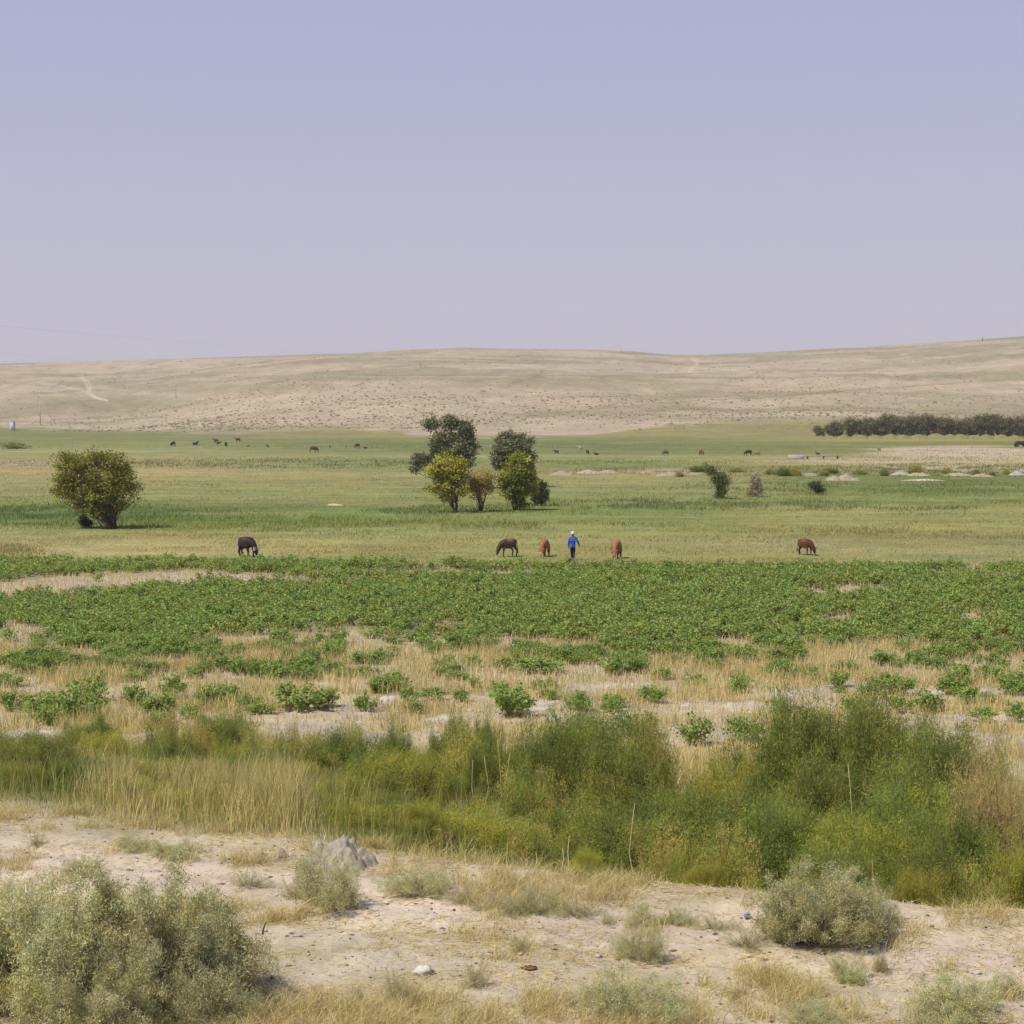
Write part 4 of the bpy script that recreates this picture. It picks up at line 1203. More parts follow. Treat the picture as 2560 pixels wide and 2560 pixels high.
# ---------------------------------------------------------------- shrubs dotted over the hills
def hill_shrubs():
    v, f = [], []
    ico = []
    for k in range(3):
        th = np.linspace(0, 2 * np.pi, 8)[:-1] + k
        r0 = rng.uniform(.8, 1.15, 7); r1 = rng.uniform(.55, .95, 7)
        ring0 = np.stack([np.cos(th) * r0, np.sin(th) * r0, np.full(7, -.1)], 1)
        ring1 = np.stack([np.cos(th + .4) * r1, np.sin(th + .4) * r1, rng.uniform(.45, .8, 7)], 1)
        V = np.concatenate([ring0, ring1, [[0, 0, 1.05]]])
        Fc = []
        for j in range(7):
            q = (j + 1) % 7
            Fc += [[j, q, 7 + q], [j, 7 + q, 7 + j], [7 + j, 7 + q, 14]]
        ico.append((V, np.array(Fc)))
    n = 150000
    x, y = scatter(n, 590, 1480, .33, 1)
    z = ground(x, y); px, py = pix(x, y, z)
    pat = fbm(x / 70, y / 60, 201, 4)
    d = .06 + .30 * sst(.40, .62, pat)
    d = np.maximum(d, (.35 + .6 * sst(.4, .6, fbm(x / 16, y / 22, 207, 3))) * ell(px, py + (pat - .5) * 60, 1080, 1025, 420, 46, .4))
    d = np.maximum(d, .6 * ell(px, py, 1500, 1025, 420, 30, .4)); d = np.maximum(d, .7 * ell(px, py, 640, 1060, 260, 20, .4))
    d = np.maximum(d, .6 * ell(px, py, 2100, 1035, 300, 20, .4)); d = np.maximum(d, .5 * ell(px, py, 2350, 900, 120, 12, .5))
    d = np.maximum(d, .5 * ell(px, py, 1700, 929, 300, 3, .5)); d = np.where(ell(px, py, 400, 970, 50, 6, .5) > .3, .9, d)
    d = np.where(y > 900, d * .45, d)
    blank = ell(px, py, 220, 975, 40, 34, .3)
    keep = (rng.random(n) < d * .42) & (blank < .5) & (py < 1080)
    x, y, z, py = x[keep], y[keep], z[keep], py[keep]
    n = len(x)
    S = .16 + .42 * rng.random(n) ** 2.2 * np.where(rng.random(n) < .1, 1.7, 1)
    order = np.argsort(y / S)
    near = order[:300]; rest = order[300:]
    cols = A(148, 132, 100) * np.stack([rng.uniform(.75, 1.25, n), rng.uniform(.8, 1.2, n), rng.uniform(.8, 1.1, n)], 1)
    mats = [mesh_from("hill_shrub", V, Fc, np.broadcast_to(A(146, 130, 98), V.shape), M_SCRUB) for V, Fc in ico]
    for i in near:
        o = put("hill_shrub", mats[int(rng.integers(0, 3))], loc=(x[i], y[i], z[i]))
        o.scale = (S[i], S[i], S[i] * .75); o.rotation_euler = (0, 0, rng.uniform(0, 6))
        tag(o, "tiny dark scrub bush dotted low on the bare sandy hillside", "shrub", "scrub bushes low on the sandy hill")
    g = Geo()
    kk = rng.integers(0, 3, n)
    for k in range(3):
        ii = rest[kk[rest] == k]
        V, Fc = ico[k]; m = len(ii)
        vv = V[None] * S[ii][:, None, None] * np.array([1, 1, .75]) + np.stack([x[ii], y[ii], z[ii]], 1)[:, None]
        g.add(vv.reshape(-1, 3), (Fc[None] + (np.arange(m) * len(V))[:, None, None]).reshape(-1, 3), np.repeat(cols[ii], len(V), 0))
    tag(put("hill_scrub", g.mesh("hill_scrub", M_SCRUB)), "countless tiny dark scrub bushes scattered over the sandy hills", "scrub", kind="stuff")
hill_shrubs()

# ---------------------------------------------------------------- heaps, rocks, litter
def heap(name, cx, by, w, h, label, cat, group, c, deep=1.0, rough=.35, m=M_EARTH, seed=0, peaks=None, depth=None):
    if depth is None:
        x, y, z = hit(cx, by)
    else:
        u, t = ut(cx, by); y = depth; x = float(u * y); z = gz(x, y)
    W, H = w / F * y, h / F * y
    n = 64
    gx, gy = np.meshgrid(np.linspace(-1, 1, n), np.linspace(-1, 1, n))
    r = np.sqrt(gx ** 2 + gy ** 2)
    hh = np.clip(1 - r ** 1.5, 0, 1)
    if peaks:
        hh = np.zeros_like(r)
        for (qx, qy, qr, qh) in peaks:
            hh = np.maximum(hh, qh * np.clip(1 - (np.sqrt((gx - qx) ** 2 + (gy - qy) ** 2) / qr) ** 1.4, 0, 1))
    hh = hh * (1 - rough / 2 + rough * fbm(gx * 3 + seed, gy * 3, 211 + seed, 4)) + (hh > 0) * (rough * .35 * (fbm(gx * 8 + seed, gy * 8, 219, 3) - .3)) * np.clip(hh * 4, 0, 1)
    v = np.stack([gx * W / 2, gy * W / 2 * deep + W / 2 * deep * .6, hh * H - .05 - .04 * H], -1).reshape(-1, 3)
    i = np.arange(n * n).reshape(n, n)
    f = np.stack([i[:-1, :-1], i[:-1, 1:], i[1:, 1:], i[1:, :-1]], -1).reshape(-1, 4)
    cc = c * (0.8 + .4 * fbm(gx * 4 + seed, gy * 4, 223 + seed, 3))[..., None]
    v[:, 2] += (ground(x + v[:, 0], y + v[:, 1]) - z)
    o = put(name, mesh_from(name, v, f, cc.reshape(-1, 3), m, True), loc=(x, y, z))
    return tag(o, label, cat, group)

heap("chalky_mound", 850, 2172, 215, 98, "pale chalky mound of clods at the bank edge below the yellow-green bush", "mound", None, A(184, 172, 152), .8, .9, M_ROCK, 3,
     [(0.0, 0, .7, 1.0), (-.5, .1, .45, .66), (.45, -.1, .5, .62), (.15, -.5, .6, .66), (-.2, -.4, .4, .5)])
heap("chalky_mound", 668, 2152, 130, 36, "low pale chalky mound left of the tall chalky one", "mound", None, A(190, 178, 158), .8, .8, M_ROCK, 5, [(-.4, 0, .55, .8), (.45, 0, .45, 1)])
heap("soil_clod", 1325, 2196, 90, 22, "small heap of pale crumbly soil on the bank edge in the middle", "clod", None, A(214, 200, 184), .7, .6, M_ROCK, 8)
heap("soil_clod", 975, 1752, 90, 13, "whitish salty clod patch in the stubble right of a small crop plant", "clod", "whitish clods in the stubble", A(216, 204, 188), .7, .8, M_ROCK, 9)
for k, (cx, by, w, lab) in enumerate([(1475, 1755, 60, "leftmost whitish clod heap of the row in the stubble right of the middle"), (1550, 1762, 50, "second whitish clod heap of the row in the stubble right of the middle"),
                                      (1615, 1760, 40, "third whitish clod heap of the row in the stubble right of the middle"), (1720, 1765, 50, "fourth whitish clod heap of the row in the stubble right of the middle"),
                                      (1825, 1768, 50, "fifth whitish clod heap of the row in the stubble, above the green stalks"), (2275, 1795, 80, "pale clod heap beside a green crop plant at the right"),
                                      (2400, 1785, 100, "widest pale clod heap at the right above the thicket"), (2510, 1800, 90, "pale clod heap nearest the right edge above the thicket"),
                                      (70, 1706, 110, "grey-white cracked soil heap at the left edge of the stubble")]):
    heap("soil_clod", cx, by, w, 11, lab, "clod", "whitish clods in the stubble", A(210, 196, 176), .8, .8, M_ROCK, 20 + k)

def rock(name, cx, by, w, h, label, c, seed, m=M_ROCK, cat="rock"):
    x, y, z = hit(cx, by)
    W, H = w / F * y, h / F * y
    r = np.random.default_rng(seed)
    nu, nv = 14, 9
    th, ph = np.meshgrid(np.linspace(0, 2 * np.pi, nu, endpoint=False), np.linspace(.05, np.pi - .05, nv))
    rad = 1 + .9 * (vn(th * 2.5 + seed, ph * 2.5, seed + 3) - .5) * np.sin(ph) + .35 * (vn(np.cos(th) * 1.6 + seed, np.sin(th) * 1.6 + ph * 1.3, seed) - .5) + .12 * r.random(th.shape)
    v = np.stack([np.cos(th) * np.sin(ph) * rad * W / 2, np.sin(th) * np.sin(ph) * rad * W / 2.6, np.cos(ph) * rad * H * .55 + H * .42], -1).reshape(-1, 3)
    i = np.arange(nu * nv).reshape(nv, nu); j = np.roll(i, -1, 1)
    f = np.stack([i[:-1], i[1:], j[1:], j[:-1]], -1).reshape(-1, 4)
    o = put(name, mesh_from(name, v, f, np.broadcast_to(c, v.shape), m), loc=(x, y, z))
    return tag(o, label, cat)
rock("white_rock", 1057, 2440, 46, 24, "white angular rock lying on the bare dirt in the lower middle", A(236, 228, 216), 4)
rock("dung_pat", 1325, 2424, 34, 8, "brown dung pat on the bare dirt in the lower middle", A(132, 100, 70), 7, M_EARTH, "dung")
rock("white_rock", 662, 2332, 12, 8, "tiny white stone at the foot of the short dark stick", A(240, 232, 220), 9)

def stick(name, pts_px, r, c, label, cat, group=None, lift=0.0, on=None):
    """stalk from its base pixel; later points are seen at the same distance"""
    x0, y0, z0 = hit(*pts_px[0]) if on is None else on
    P = []
    for q, (a, b) in enumerate(pts_px):
        u, t = ut(a, b)
        yy = y0 + q * lift
        P.append([u * yy - x0, yy - y0, CZ + t * yy - z0])
    P[0][2] = min(P[0][2], 0) - .02
    g = Geo(); g.add(*tube(P, np.linspace(r, r * .5, len(P)), c, 6))
    o = put(name, g.mesh(name, M_STRAW, True), loc=(x0, y0, z0))
    return tag(o, label, cat, group)
def on_belt(px, py, off):
    u, t = ut(px, py); y = 20.
    for _ in range(10): y = float(edge(np.array([u * y]))[0]) + off
    return float(u * y), y, gz(u * y, y)
PALE = A(226, 212, 168)
G_K = "tall dry stalks sticking out of the ditch"
for px0, by, ty, dx, off, lab in [
    (1590, 2130, 2008, -4, 2.6, "single long pale stalk upright before the large rounded green bush"),
    (1422, 2185, 2090, 1, .5, "straight grey-white stalk at the bank edge in the middle"),
    (1408, 2180, 2120, -2, .5, "short pale stalk just left of the straight grey-white one"),
    (1476, 2205, 2142, 12, .4, "pale stalk leaning right at the bank edge in the middle"),
    (1340, 2180, 2130, 0, .5, "leftmost short stalk of the row at the bank edge in the middle"),
    (1242, 2010, 1850, 2, 9, "tallest pale stalk of the clump in the middle of the ditch"),
    (1216, 2010, 1890, -6, 9, "pale stalk left of the tallest one in the middle clump"),
    (1268, 2000, 1880, 8, 9.4, "pale stalk right of the tallest one in the middle clump"),
    (1186, 2000, 1900, -4, 9.4, "leftmost pale stalk of the middle clump"),
    (2365, 1880, 1785, -6, 15, "pale stalk above the right-hand thicket, right one of three"),
    (2322, 1880, 1800, -2, 15, "pale stalk above the right-hand thicket, middle one of three"),
    (2288, 1880, 1805, -8, 15, "pale stalk above the right-hand thicket, left one of three"),
    (2122, 1985, 1910, -3, 6.2, "thin pale stalk inside the dark of the right-hand thicket"),
    (2196, 2300, 2150, -18, .5, "tall tan flower stalk leaning left right of the large bluish saltbush"),
    (2258, 2335, 2250, -2, .3, "short pale stalk at the rim of the pale track at right"),
    (480, 1760, 1700, 5, 26, "thin pale stalk standing in the left stubble")]:
    o3 = on_belt(px0, by, off)
    u, t = ut(px0 + dx, ty)
    g = Geo(); y0 = o3[1]
    hh = CZ + t * y0 - o3[2]
    b1, b2 = rng.uniform(-.05, .05, 2) * hh
    P = [[0, 0, -.03], [dx / F * y0 * .2 + b1, 0, hh * .3], [dx / F * y0 * .5 + b2, b1, hh * .62], [dx / F * y0 * .8 + b2 * .4, b1, hh * .85], [dx / F * y0, 0, hh]]
    g.add(*tube(P, [.007, .006, .005, .004, .002], PALE if 'tan' not in lab else A(196, 168, 110), 6))
    tag(put("dry_stalk", g.mesh("dry_stalk", M_STRAW, True), loc=o3), lab, "stalk", G_K)
stick("white_stick", [(338, 1925), (360, 1931), (375, 1932), (410, 1930), (450, 1932)], .014, A(214, 208, 186), "pale bent stick lying across the grass on the left of the ditch", "stick", on=on_belt(338, 1925, 9))
stick("dark_stick", [(655, 2336), (659, 2322), (664, 2305)], .012, A(104, 82, 60), "short dark stick upright right of the big pale saltbush", "stick")
stick("forked_branch", [(728, 2292), (745, 2275), (762, 2258), (778, 2248)], .012, A(206, 190, 140), "bare pale branch lying under the saltbush in front of the mound", "branch")
stick("fallen_branch", [(1000, 2264), (1030, 2254), (1062, 2248)], .010, A(216, 200, 160), "bare pale branch lying under the low spreading saltbush", "branch")
stick("fallen_branch", [(1775, 2370), (1800, 2385), (1832, 2394)], .011, A(150, 116, 80), "brown dead branch lying on the dirt left of the large bluish saltbush", "branch")
stick("fallen_branch", [(1830, 2400), (1860, 2392), (1900, 2384)], .010, A(206, 186, 140), "pale dead branch lying right of the brown one at lower right", "branch")
stick("dead_branch", [(0, 2505), (60, 2485), (120, 2478), (180, 2484)], .016, A(204, 180, 144), "long bare branch poking from the saltbush at the left edge", "branch", on=(-4.55, 15.2, gz(-4.55, 15.2) + .35))
stick("dead_branch", [(300, 2445), (335, 2415), (352, 2400), (388, 2382)], .014, A(214, 188, 156), "forked bare twig in the dark hollow of the big pale saltbush", "branch", on=(-3.25, 15.0, gz(-3.25, 15.0) + .55))
g = Geo(); x, y, z = hit(1868, 2298)
g.add(*box(0, 0, .03, .06, .04, .03, A(130, 150, 196), .3, .012)); g.add(*box(.0, .0, .058, .05, .04, .012, A(150, 185, 235), .5, .01))
tag(put("plastic_scrap", g.mesh("plastic_scrap", M_PAINT), loc=(x, y, z)), "crumpled light blue plastic scrap on the bank rim right of the middle", "litter")

# earth heaps in the pasture
for k, (cx, by, w, h, c, lab) in enumerate([
    (1405, 1188, 60, 15, (196, 178, 150), "leftmost low pale earth heap in the row right of the tree group"),
    (1472, 1184, 66, 13, (210, 192, 168), "second low pale earth heap from the left right of the tree group"),
    (1522, 1182, 50, 12, (212, 196, 172), "third low pale earth heap from the left right of the tree group"),
    (1622, 1184, 60, 9, (196, 182, 142), "faint yellowish earth heap between the pale ones and the weedy one"),
    (1678, 1190, 70, 18, (196, 182, 138), "weedy earth heap left of the small leaning tree"),
    (1945, 1186, 60, 13, (210, 190, 152), "tan earth heap above and right of the silvery bush"),
    (2030, 1190, 60, 13, (192, 168, 136), "brownish earth heap above the low dark green bush"),
    (2255, 1188, 50, 16, (214, 200, 172), "pale broken earth heap left in the weedy bank at right"),
    (2300, 1190, 60, 14, (206, 188, 156), "tan broken earth heap in the weedy bank at right"),
    (2400, 1190, 80, 12, (208, 190, 158), "wide tan earth heap in the weedy bank at right"),
    (2460, 1192, 60, 12, (204, 184, 156), "rounded earth heap in the weedy bank near the right edge"),
    (2545, 1188, 40, 16, (210, 200, 184), "pale earth heap in the weedy bank at the right edge")]):
    heap("earth_heap", cx, by, w * 1.15, h * .62, lab, "heap", "low heaps of dug earth across the pasture", A(*c) * .85, .8, .8, M_EARTH, 40 + k)
heap("chalk_slab_heap", 2108, 1202, 100, 19, "whitish heap of chalky slabs right of the low dark green bush", "heap", None, A(184, 170, 142), .6, .9, M_ROCK, 60, [(-.4, 0, .5, .7), (.2, .1, .5, 1.0), (.6, -.2, .4, .4)])
heap("chalk_ledge", 2310, 1202, 130, 5, "long thin whitish ledge of soil right of the chalky slabs", "ledge", None, A(220, 206, 178), .3, .6, M_ROCK, 61)
heap("chalk_ledge", 835, 1264, 60, 5, "small whitish streak of bare soil left of the middle tree group", "ledge", None, A(222, 206, 170), .3, .6, M_ROCK, 62)
# spoil mounds under the windbreak
for k, cx in enumerate([2052, 2078, 2112, 2152, 2190, 2228, 2262, 2300, 2345, 2378, 2404, 2440, 2470, 2505, 2540]):
    h = [12, 13, 15, 16, 16, 18, 16, 18, 20, 18, 18, 16, 18, 16, 14][k]
    heap("grassy_mound", cx, 1100, 1.25 * [50, 44, 50, 56, 48, 54, 54, 60, 66, 44, 58, 50, 44, 54, 50][k], h * .72,
         ["leftmost small straw-coloured mound before the dark tree row", "second small straw-coloured mound from the left before the dark tree row"][k] if k < 2 else "straw-coloured mound, %s from the left in the even row before the dark trees" % nth(k),
         "mound", "straw-coloured mounds before the windbreak", A(150, 144, 90), .8, .35, M_EARTH, 80 + k, depth=487)
# weeds along the dug bank: dark green tufts
WX = [1960, 1925, 1990, 2075, 2060, 2150, 2210, 2290, 2365, 2440, 2480, 2515, 1745, 1840, 1700]
for k, (cx, by, w, h) in enumerate([(1960, 1190, 60, 20), (1925, 1186, 44, 14), (1990, 1190, 46, 22), (2075, 1184, 60, 14), (2060, 1190, 40, 14), (2150, 1186, 60, 12), (2210, 1190, 34, 18), (2290, 1184, 60, 20),
                                    (2365, 1184, 40, 16), (2440, 1188, 30, 14), (2480, 1190, 30, 14), (2515, 1186, 30, 14), (1745, 1180, 60, 16), (1840, 1180, 60, 12), (1700, 1192, 40, 12)]):
    x, y, z = hit(cx, by)
    kd = TAMM['mixed'][k % 2] if k % 3 else TAMM['green'][k % 3]
    shrub_at(kd, "weed_clump", x, y, z, w / F * y * 1.1, h / F * y, "green weed clump, %s from the left along the dug earth bank at right" % nth(sorted(WX).index(cx)), "weeds", "weed clumps on the dug bank")

# ---------------------------------------------------------------- built things far off
g0 = hit(31, 1076); bx_, by_, bz_ = g0; s = by_ / F
W, H = 13 * s, 22 * s
kiosk = empty("kiosk", (bx_, by_, bz_), math.radians(-22)); tag(kiosk, "small white kiosk with a blue side alone at the foot of the hills, far left", "kiosk")
g = Geo(); g.add(*box(0, 0, H / 2, W * .95, W * .6, H * .94, A(226, 226, 232))); put("wall", g.mesh("wall", M_PAINT), kiosk)
g = Geo(); g.add(*box(-W * .475 - .03, 0, H * .47, .05, W * .56, H * .86, A(60, 70, 170))); put("side_panel", g.mesh("side_panel", M_PAINT), kiosk)
g = Geo(); g.add(*box(0, 0, H * .985, W * 1.05, W * .7, H * .05, A(214, 214, 222))); put("roof", g.mesh("roof", M_PAINT), kiosk)
g = Geo(); g.add(*box(W * .1, -W * .3 - .02, H * .42, W * .4, .04, H * .68, A(205, 207, 216))); dr = put("door", g.mesh("door", M_PAINT), kiosk)
g = Geo(); g.add(*box(W * .24, -W * .3 - .06, H * .42, .06, .04, .16, A(120, 120, 126))); put("handle", g.mesh("handle", M_METAL), dr)

def pole(cx, by, ty, label, brace=None, arms=True):
    x, y, z = hit(cx, by); h = (by - ty) / F * y
    r = empty("utility_pole", (x, y, z)); tag(r, label, "utility pole", "pale utility poles on the hillside")
    g = Geo(); g.add(*tube([[0, 0, -.3], [0, 0, h]], [.19, .13], A(214, 200, 180), 8)); put("post", g.mesh("post", M_CONC), r)
    if arms:
        g = Geo(); g.add(*box(0, 0, h * .965, 1.7, .12, .12, A(150, 138, 122))); put("crossarm", g.mesh("crossarm", M_METAL), r)
    if brace:
        u = (brace[0] - cx) / F * y
        g = Geo(); g.add(*tube([[u, 0, gz(x + u, y) - z], [0, 0, h * .9]], [.13, .11], A(206, 190, 168), 6)); put("brace", g.mesh("brace", M_CONC), r)
    return x, y, z + h
p1 = pole(101, 1060, 997, "pale utility pole with a slanting brace near the left edge below the wheel tracks", (140, 1050))
p2 = pole(440, 995, 937, "pale utility pole without brace on the slope right of the wheel tracks")
x, y, z = hit(2456, 852)
g = Geo(); g.add(*tube([[0, 0, -.3], [.1, 0, 2.9]], [.35, .22], A(96, 84, 66), 6)); tag(put("ridge_post", g.mesh("ridge_post", M_METAL), loc=(x, y, z)), "tiny dark post standing on the ridge line at upper right", "post")

def wire(a, b, ya, yb, r, label):
    """cable from pixel a at depth ya to pixel b at depth yb, with sag"""
    ua, ta = ut(*a); ub, tb = ut(*b)
    A_ = np.array([ua * ya, ya, CZ + ta * ya]); B_ = np.array([ub * yb, yb, CZ + tb * yb])
    A2 = A_ + (A_ - B_) * .25
    t = np.linspace(-.25, 1, 60)[:, None]
    P = A_ * (1 - t) + B_ * t
    g = Geo(); g.add(*tube(P, np.full(60, r), A(150, 146, 160), 5)); me = g.mesh("power_line", M_METAL)
    tag(put("power_line", me), label, "power line")
wire((0, 815), (860, 889), 420, 1530, .016, "long thin power line running down the sky at left behind the hills")
wire((-20, 880), (200, 902), 500, 1530, .015, "short faint power line just above the ridge at the far left")

# concrete channel piece
x, y, z = hit(1990, 1148); s = y / F
r = empty("concrete_flume", (x, y, z)); tag(r, "broken grey concrete channel with a long thin slab on the pasture at right", "channel")
g = Geo(); g.add(*box(0, 0, 5 * s, 38 * s, .9, 10 * s, A(206, 202, 204), .05)); g.add(*box(0, -.5, 2 * s, 30 * s, .2, 4 * s, A(180, 176, 178))); put("trough", g.mesh("trough", M_CONC), r)
g = Geo(); g.add(*box(68 * s, .4, 8.5 * s, 96 * s, .5, 2.6 * s, A(178, 172, 170))); put("slab", g.mesh("slab", M_CONC), r)
for k in (30, 70, 105):
    g = Geo(); g.add(*box(k * s, .4, 3.4 * s, 3.5 * s, .3, 7.2 * s, A(96, 90, 78))); put("support", g.mesh("support", M_CONC), r)

# tractor at the right edge
x, y, z = hit(2549, 1117); s = 1.0
tr = empty("tractor", (x + .6, y, z), math.radians(8)); tag(tr, "dark old tractor parked on the bare earth at the right edge", "tractor")
dk = A(74, 62, 76); dk2 = A(52, 46, 56)
g = Geo(); g.add(*box(-.9, 0, .98, 1.6, .62, .55, dk, 0, .09)); g.add(*box(-1.72, 0, .95, .08, .5, .42, A(110, 96, 100))); put("bonnet", g.mesh("bonnet", M_METAL), tr)
g = Geo(); g.add(*box(.45, 0, .75, 1.3, .7, .4, dk2, 0, .06)); g.add(*box(.0, 0, .55, 2.9, .3, .22, dk2)); put("chassis", g.mesh("chassis", M_METAL), tr)
g = Geo(); g.add(*box(.75, 0, 1.08, .5, .46, .1, dk)); g.add(*box(.98, 0, 1.3, .08, .46, .4, dk)); put("seat", g.mesh("seat", M_METAL), tr)
g = Geo(); g.add(*tube([[-.8, .12, 1.2], [-.8, .12, 1.85]], .045, dk2, 8)); put("exhaust", g.mesh("exhaust", M_METAL), tr)
def wheel(R, wd, name, loc):
    v, f = [], []
    g = Geo(); th = np.linspace(0, 2 * np.pi, 25)
    prof = [(R * .62, -wd / 2), (R * .95, -wd / 2), (R, -wd / 4), (R, wd / 4), (R * .95, wd / 2), (R * .62, wd / 2)]
    V = np.array([[math.cos(t) * a, b, math.sin(t) * a] for t in th[:-1] for a, b in prof]); n = 24; k = 6
    f = [[(i * k + j), (i * k + (j + 1) % k), (((i + 1) % n) * k + (j + 1) % k), (((i + 1) % n) * k + j)] for i in range(n) for j in range(k)]
    me = mesh_from("tyre", V, np.array(f), np.broadcast_to(A(60, 54, 54), V.shape), M_METAL)
    w = empty("wheel", loc); w.parent = tr
    put("tyre", me, w)
    g.add(*tube([[0, -wd * .3, 0], [0, wd * .3, 0]], R * .64, A(140, 128, 110), 16)); put("rim", g.mesh("rim", M_METAL), w)
for sx, R, wd in ((-1.35, .38, .2), (.75, .68, .36)):
    for sy in (-.55, .55):
        wheel(R, wd, "wheel", (sx, sy, R - .02))
g = Geo(); g.add(*tube([[.1, 0, 1.1], [.28, 0, 1.38]], .025, dk2, 6))
th = np.linspace(0, 2 * np.pi, 17); ring = np.stack([.27 + .10 * np.cos(th), .19 * np.sin(th), 1.38 + .12 * np.cos(th)], 1)
g.add(*tube(ring, .018, dk2, 5, False)); put("steering_wheel", g.mesh("steering_wheel", M_METAL), tr)
g = Geo(); g.add(*tube([[-1.72, .2, 1.02], [-1.8, .2, 1.02]], [.08, .09], A(220, 214, 200), 10)); put("headlight", g.mesh("headlight", M_PAINT), tr)
g = Geo(); g.add(*tube([[-1.72, -.2, 1.02], [-1.8, -.2, 1.02]], [.08, .09], A(220, 214, 200), 10)); put("headlight", g.mesh("headlight", M_PAINT), tr)

# ---------------------------------------------------------------- skinned bodies
def skin(name, J, E, root=0, sub=2):
    """J: list of (x,y,z,rx,ry); one continuous surface grown on a skeleton"""
    me = bpy.data.meshes.new(name)
    me.from_pydata([j[:3] for j in J], E, [])
    o = bpy.data.objects.new(name, me); COL.objects.link(o)
    o.modifiers.new("skin", 'SKIN')
    if not me.skin_vertices:
        me.skin_vertices.new()
    sv = me.skin_vertices[0].data
    for i, j in enumerate(J):
        sv[i].radius = (j[3], j[4] if len(j) > 4 else j[3])
        sv[i].use_root = (i == root)
    o.modifiers["skin"].use_smooth_shade = True
    ss = o.modifiers.new("sub", 'SUBSURF'); ss.levels = sub; ss.render_levels = sub
    dg = bpy.context.evaluated_depsgraph_get(); dg.update()
    ev = o.evaluated_get(dg)
    m2 = bpy.data.meshes.new_from_object(ev, depsgraph=dg)
    m2.name = name
    bpy.data.objects.remove(o); bpy.data.meshes.remove(me)
    return m2

def verts(me):
    a = np.zeros(len(me.vertices) * 3, np.float32); me.vertices.foreach_get("co", a)
    return a.reshape(-1, 3)

def cow_joints(pose):
    if pose == 'lie':
        J = [(-.6, 0, .42, .27, .30), (-.1, 0, .44, .34, .36), (.42, 0, .46, .29, .32), (.72, 0, .62, .19), (.92, 0, .88, .14), (1.05, 0, 1.02, .12), (1.32, 0, .90, .07),
             (-.88, 0, .45, .05), (-1.0, .12, .2, .03), (-1.05, .3, .06, .03)]
        E = [(0, 1), (1, 2), (2, 3), (3, 4), (4, 5), (5, 6), (0, 7), (7, 8), (8, 9)]
        for sy in (1, -1):
            b = len(J)
            J += [(-.5, sy * .24, .26, .14), (-.15, sy * .36, .14, .09), (-.5, sy * .40, .07, .05)]; E += [(0, b), (b, b + 1), (b + 1, b + 2)]
            b = len(J)
            J += [(.5, sy * .22, .24, .11), (.78, sy * .24, .10, .06), (.55, sy * .27, .06, .045)]; E += [(2, b), (b, b + 1), (b + 1, b + 2)]
            b = len(J); J += [(1.0, sy * .12, 1.02, .04), (.97, sy * .24, 1.0, .025)]; E += [(5, b), (b, b + 1)]
        return J, E, [(1.02, .07, 1.12), (1.02, .18, 1.30)]
    J = [(-.62, 0, 1.00, .28, .35), (-.15, 0, .92, .35, .46), (.42, 0, .95, .29, .42)]
    if pose == 'graze':
        J += [(.74, 0, .92, .20, .28), (.97, 0, .66, .15, .21), (1.10, 0, .44, .13, .15), (1.20, 0, .14, .075)]
        head, hn = (1.10, .44), [(1.12, .06, .54), (1.22, .22, .60), (1.34, .26, .70)]
    else:
        J += [(.76, 0, 1.12, .18, .22), (1.0, 0, 1.30, .12, .16), (1.16, 0, 1.38, .105, .12), (1.44, 0, 1.22, .06)]
        head, hn = (1.16, 1.38), [(1.14, .06, 1.48), (1.16, .2, 1.58), (1.24, .24, 1.72)]
    E = [(0, 1), (1, 2), (2, 3), (3, 4), (4, 5), (5, 6)]
    b = len(J); J += [(-.86, 0, 1.16, .06), (-.95, .02, .9, .028), (-1.0, .03, .55, .022), (-1.04, .04, .34, .05), (-1.05, .04, .2, .015)]
    E += [(0, b), (b, b + 1), (b + 1, b + 2), (b + 2, b + 3), (b + 3, b + 4)]
    for sy in (1, -1):
        w = .10 * sy
        b = len(J); J += [(-.62, sy * .17, .82, .17, .15), (-.55 - w, sy * .18, .62, .12), (-.76 - w, sy * .17, .44, .072), (-.70 - w, sy * .17, .14, .055), (-.66 - w, sy * .17, .03, .058)]
        E += [(0, b), (b, b + 1), (b + 1, b + 2), (b + 2, b + 3), (b + 3, b + 4)]
        b = len(J); J += [(.46, sy * .16, .76, .12), (.44 + w, sy * .16, .55, .10), (.48 + w, sy * .15, .36, .07), (.47 + w, sy * .15, .12, .052), (.51 + w, sy * .15, .03, .055)]
        E += [(2, b), (b, b + 1), (b + 1, b + 2), (b + 2, b + 3), (b + 3, b + 4)]
        b = len(J); J += [(head[0], sy * .12, head[1] + .02, .045), (head[0] - .02, sy * .27, head[1], .028)]
        E += [(5, b), (b, b + 1)]
    return J, E, hn

POSES = {}
for p in ('graze', 'stand', 'lie'):
    J, E, hn = cow_joints(p)
    POSES[p] = (skin("body", J, E), hn)

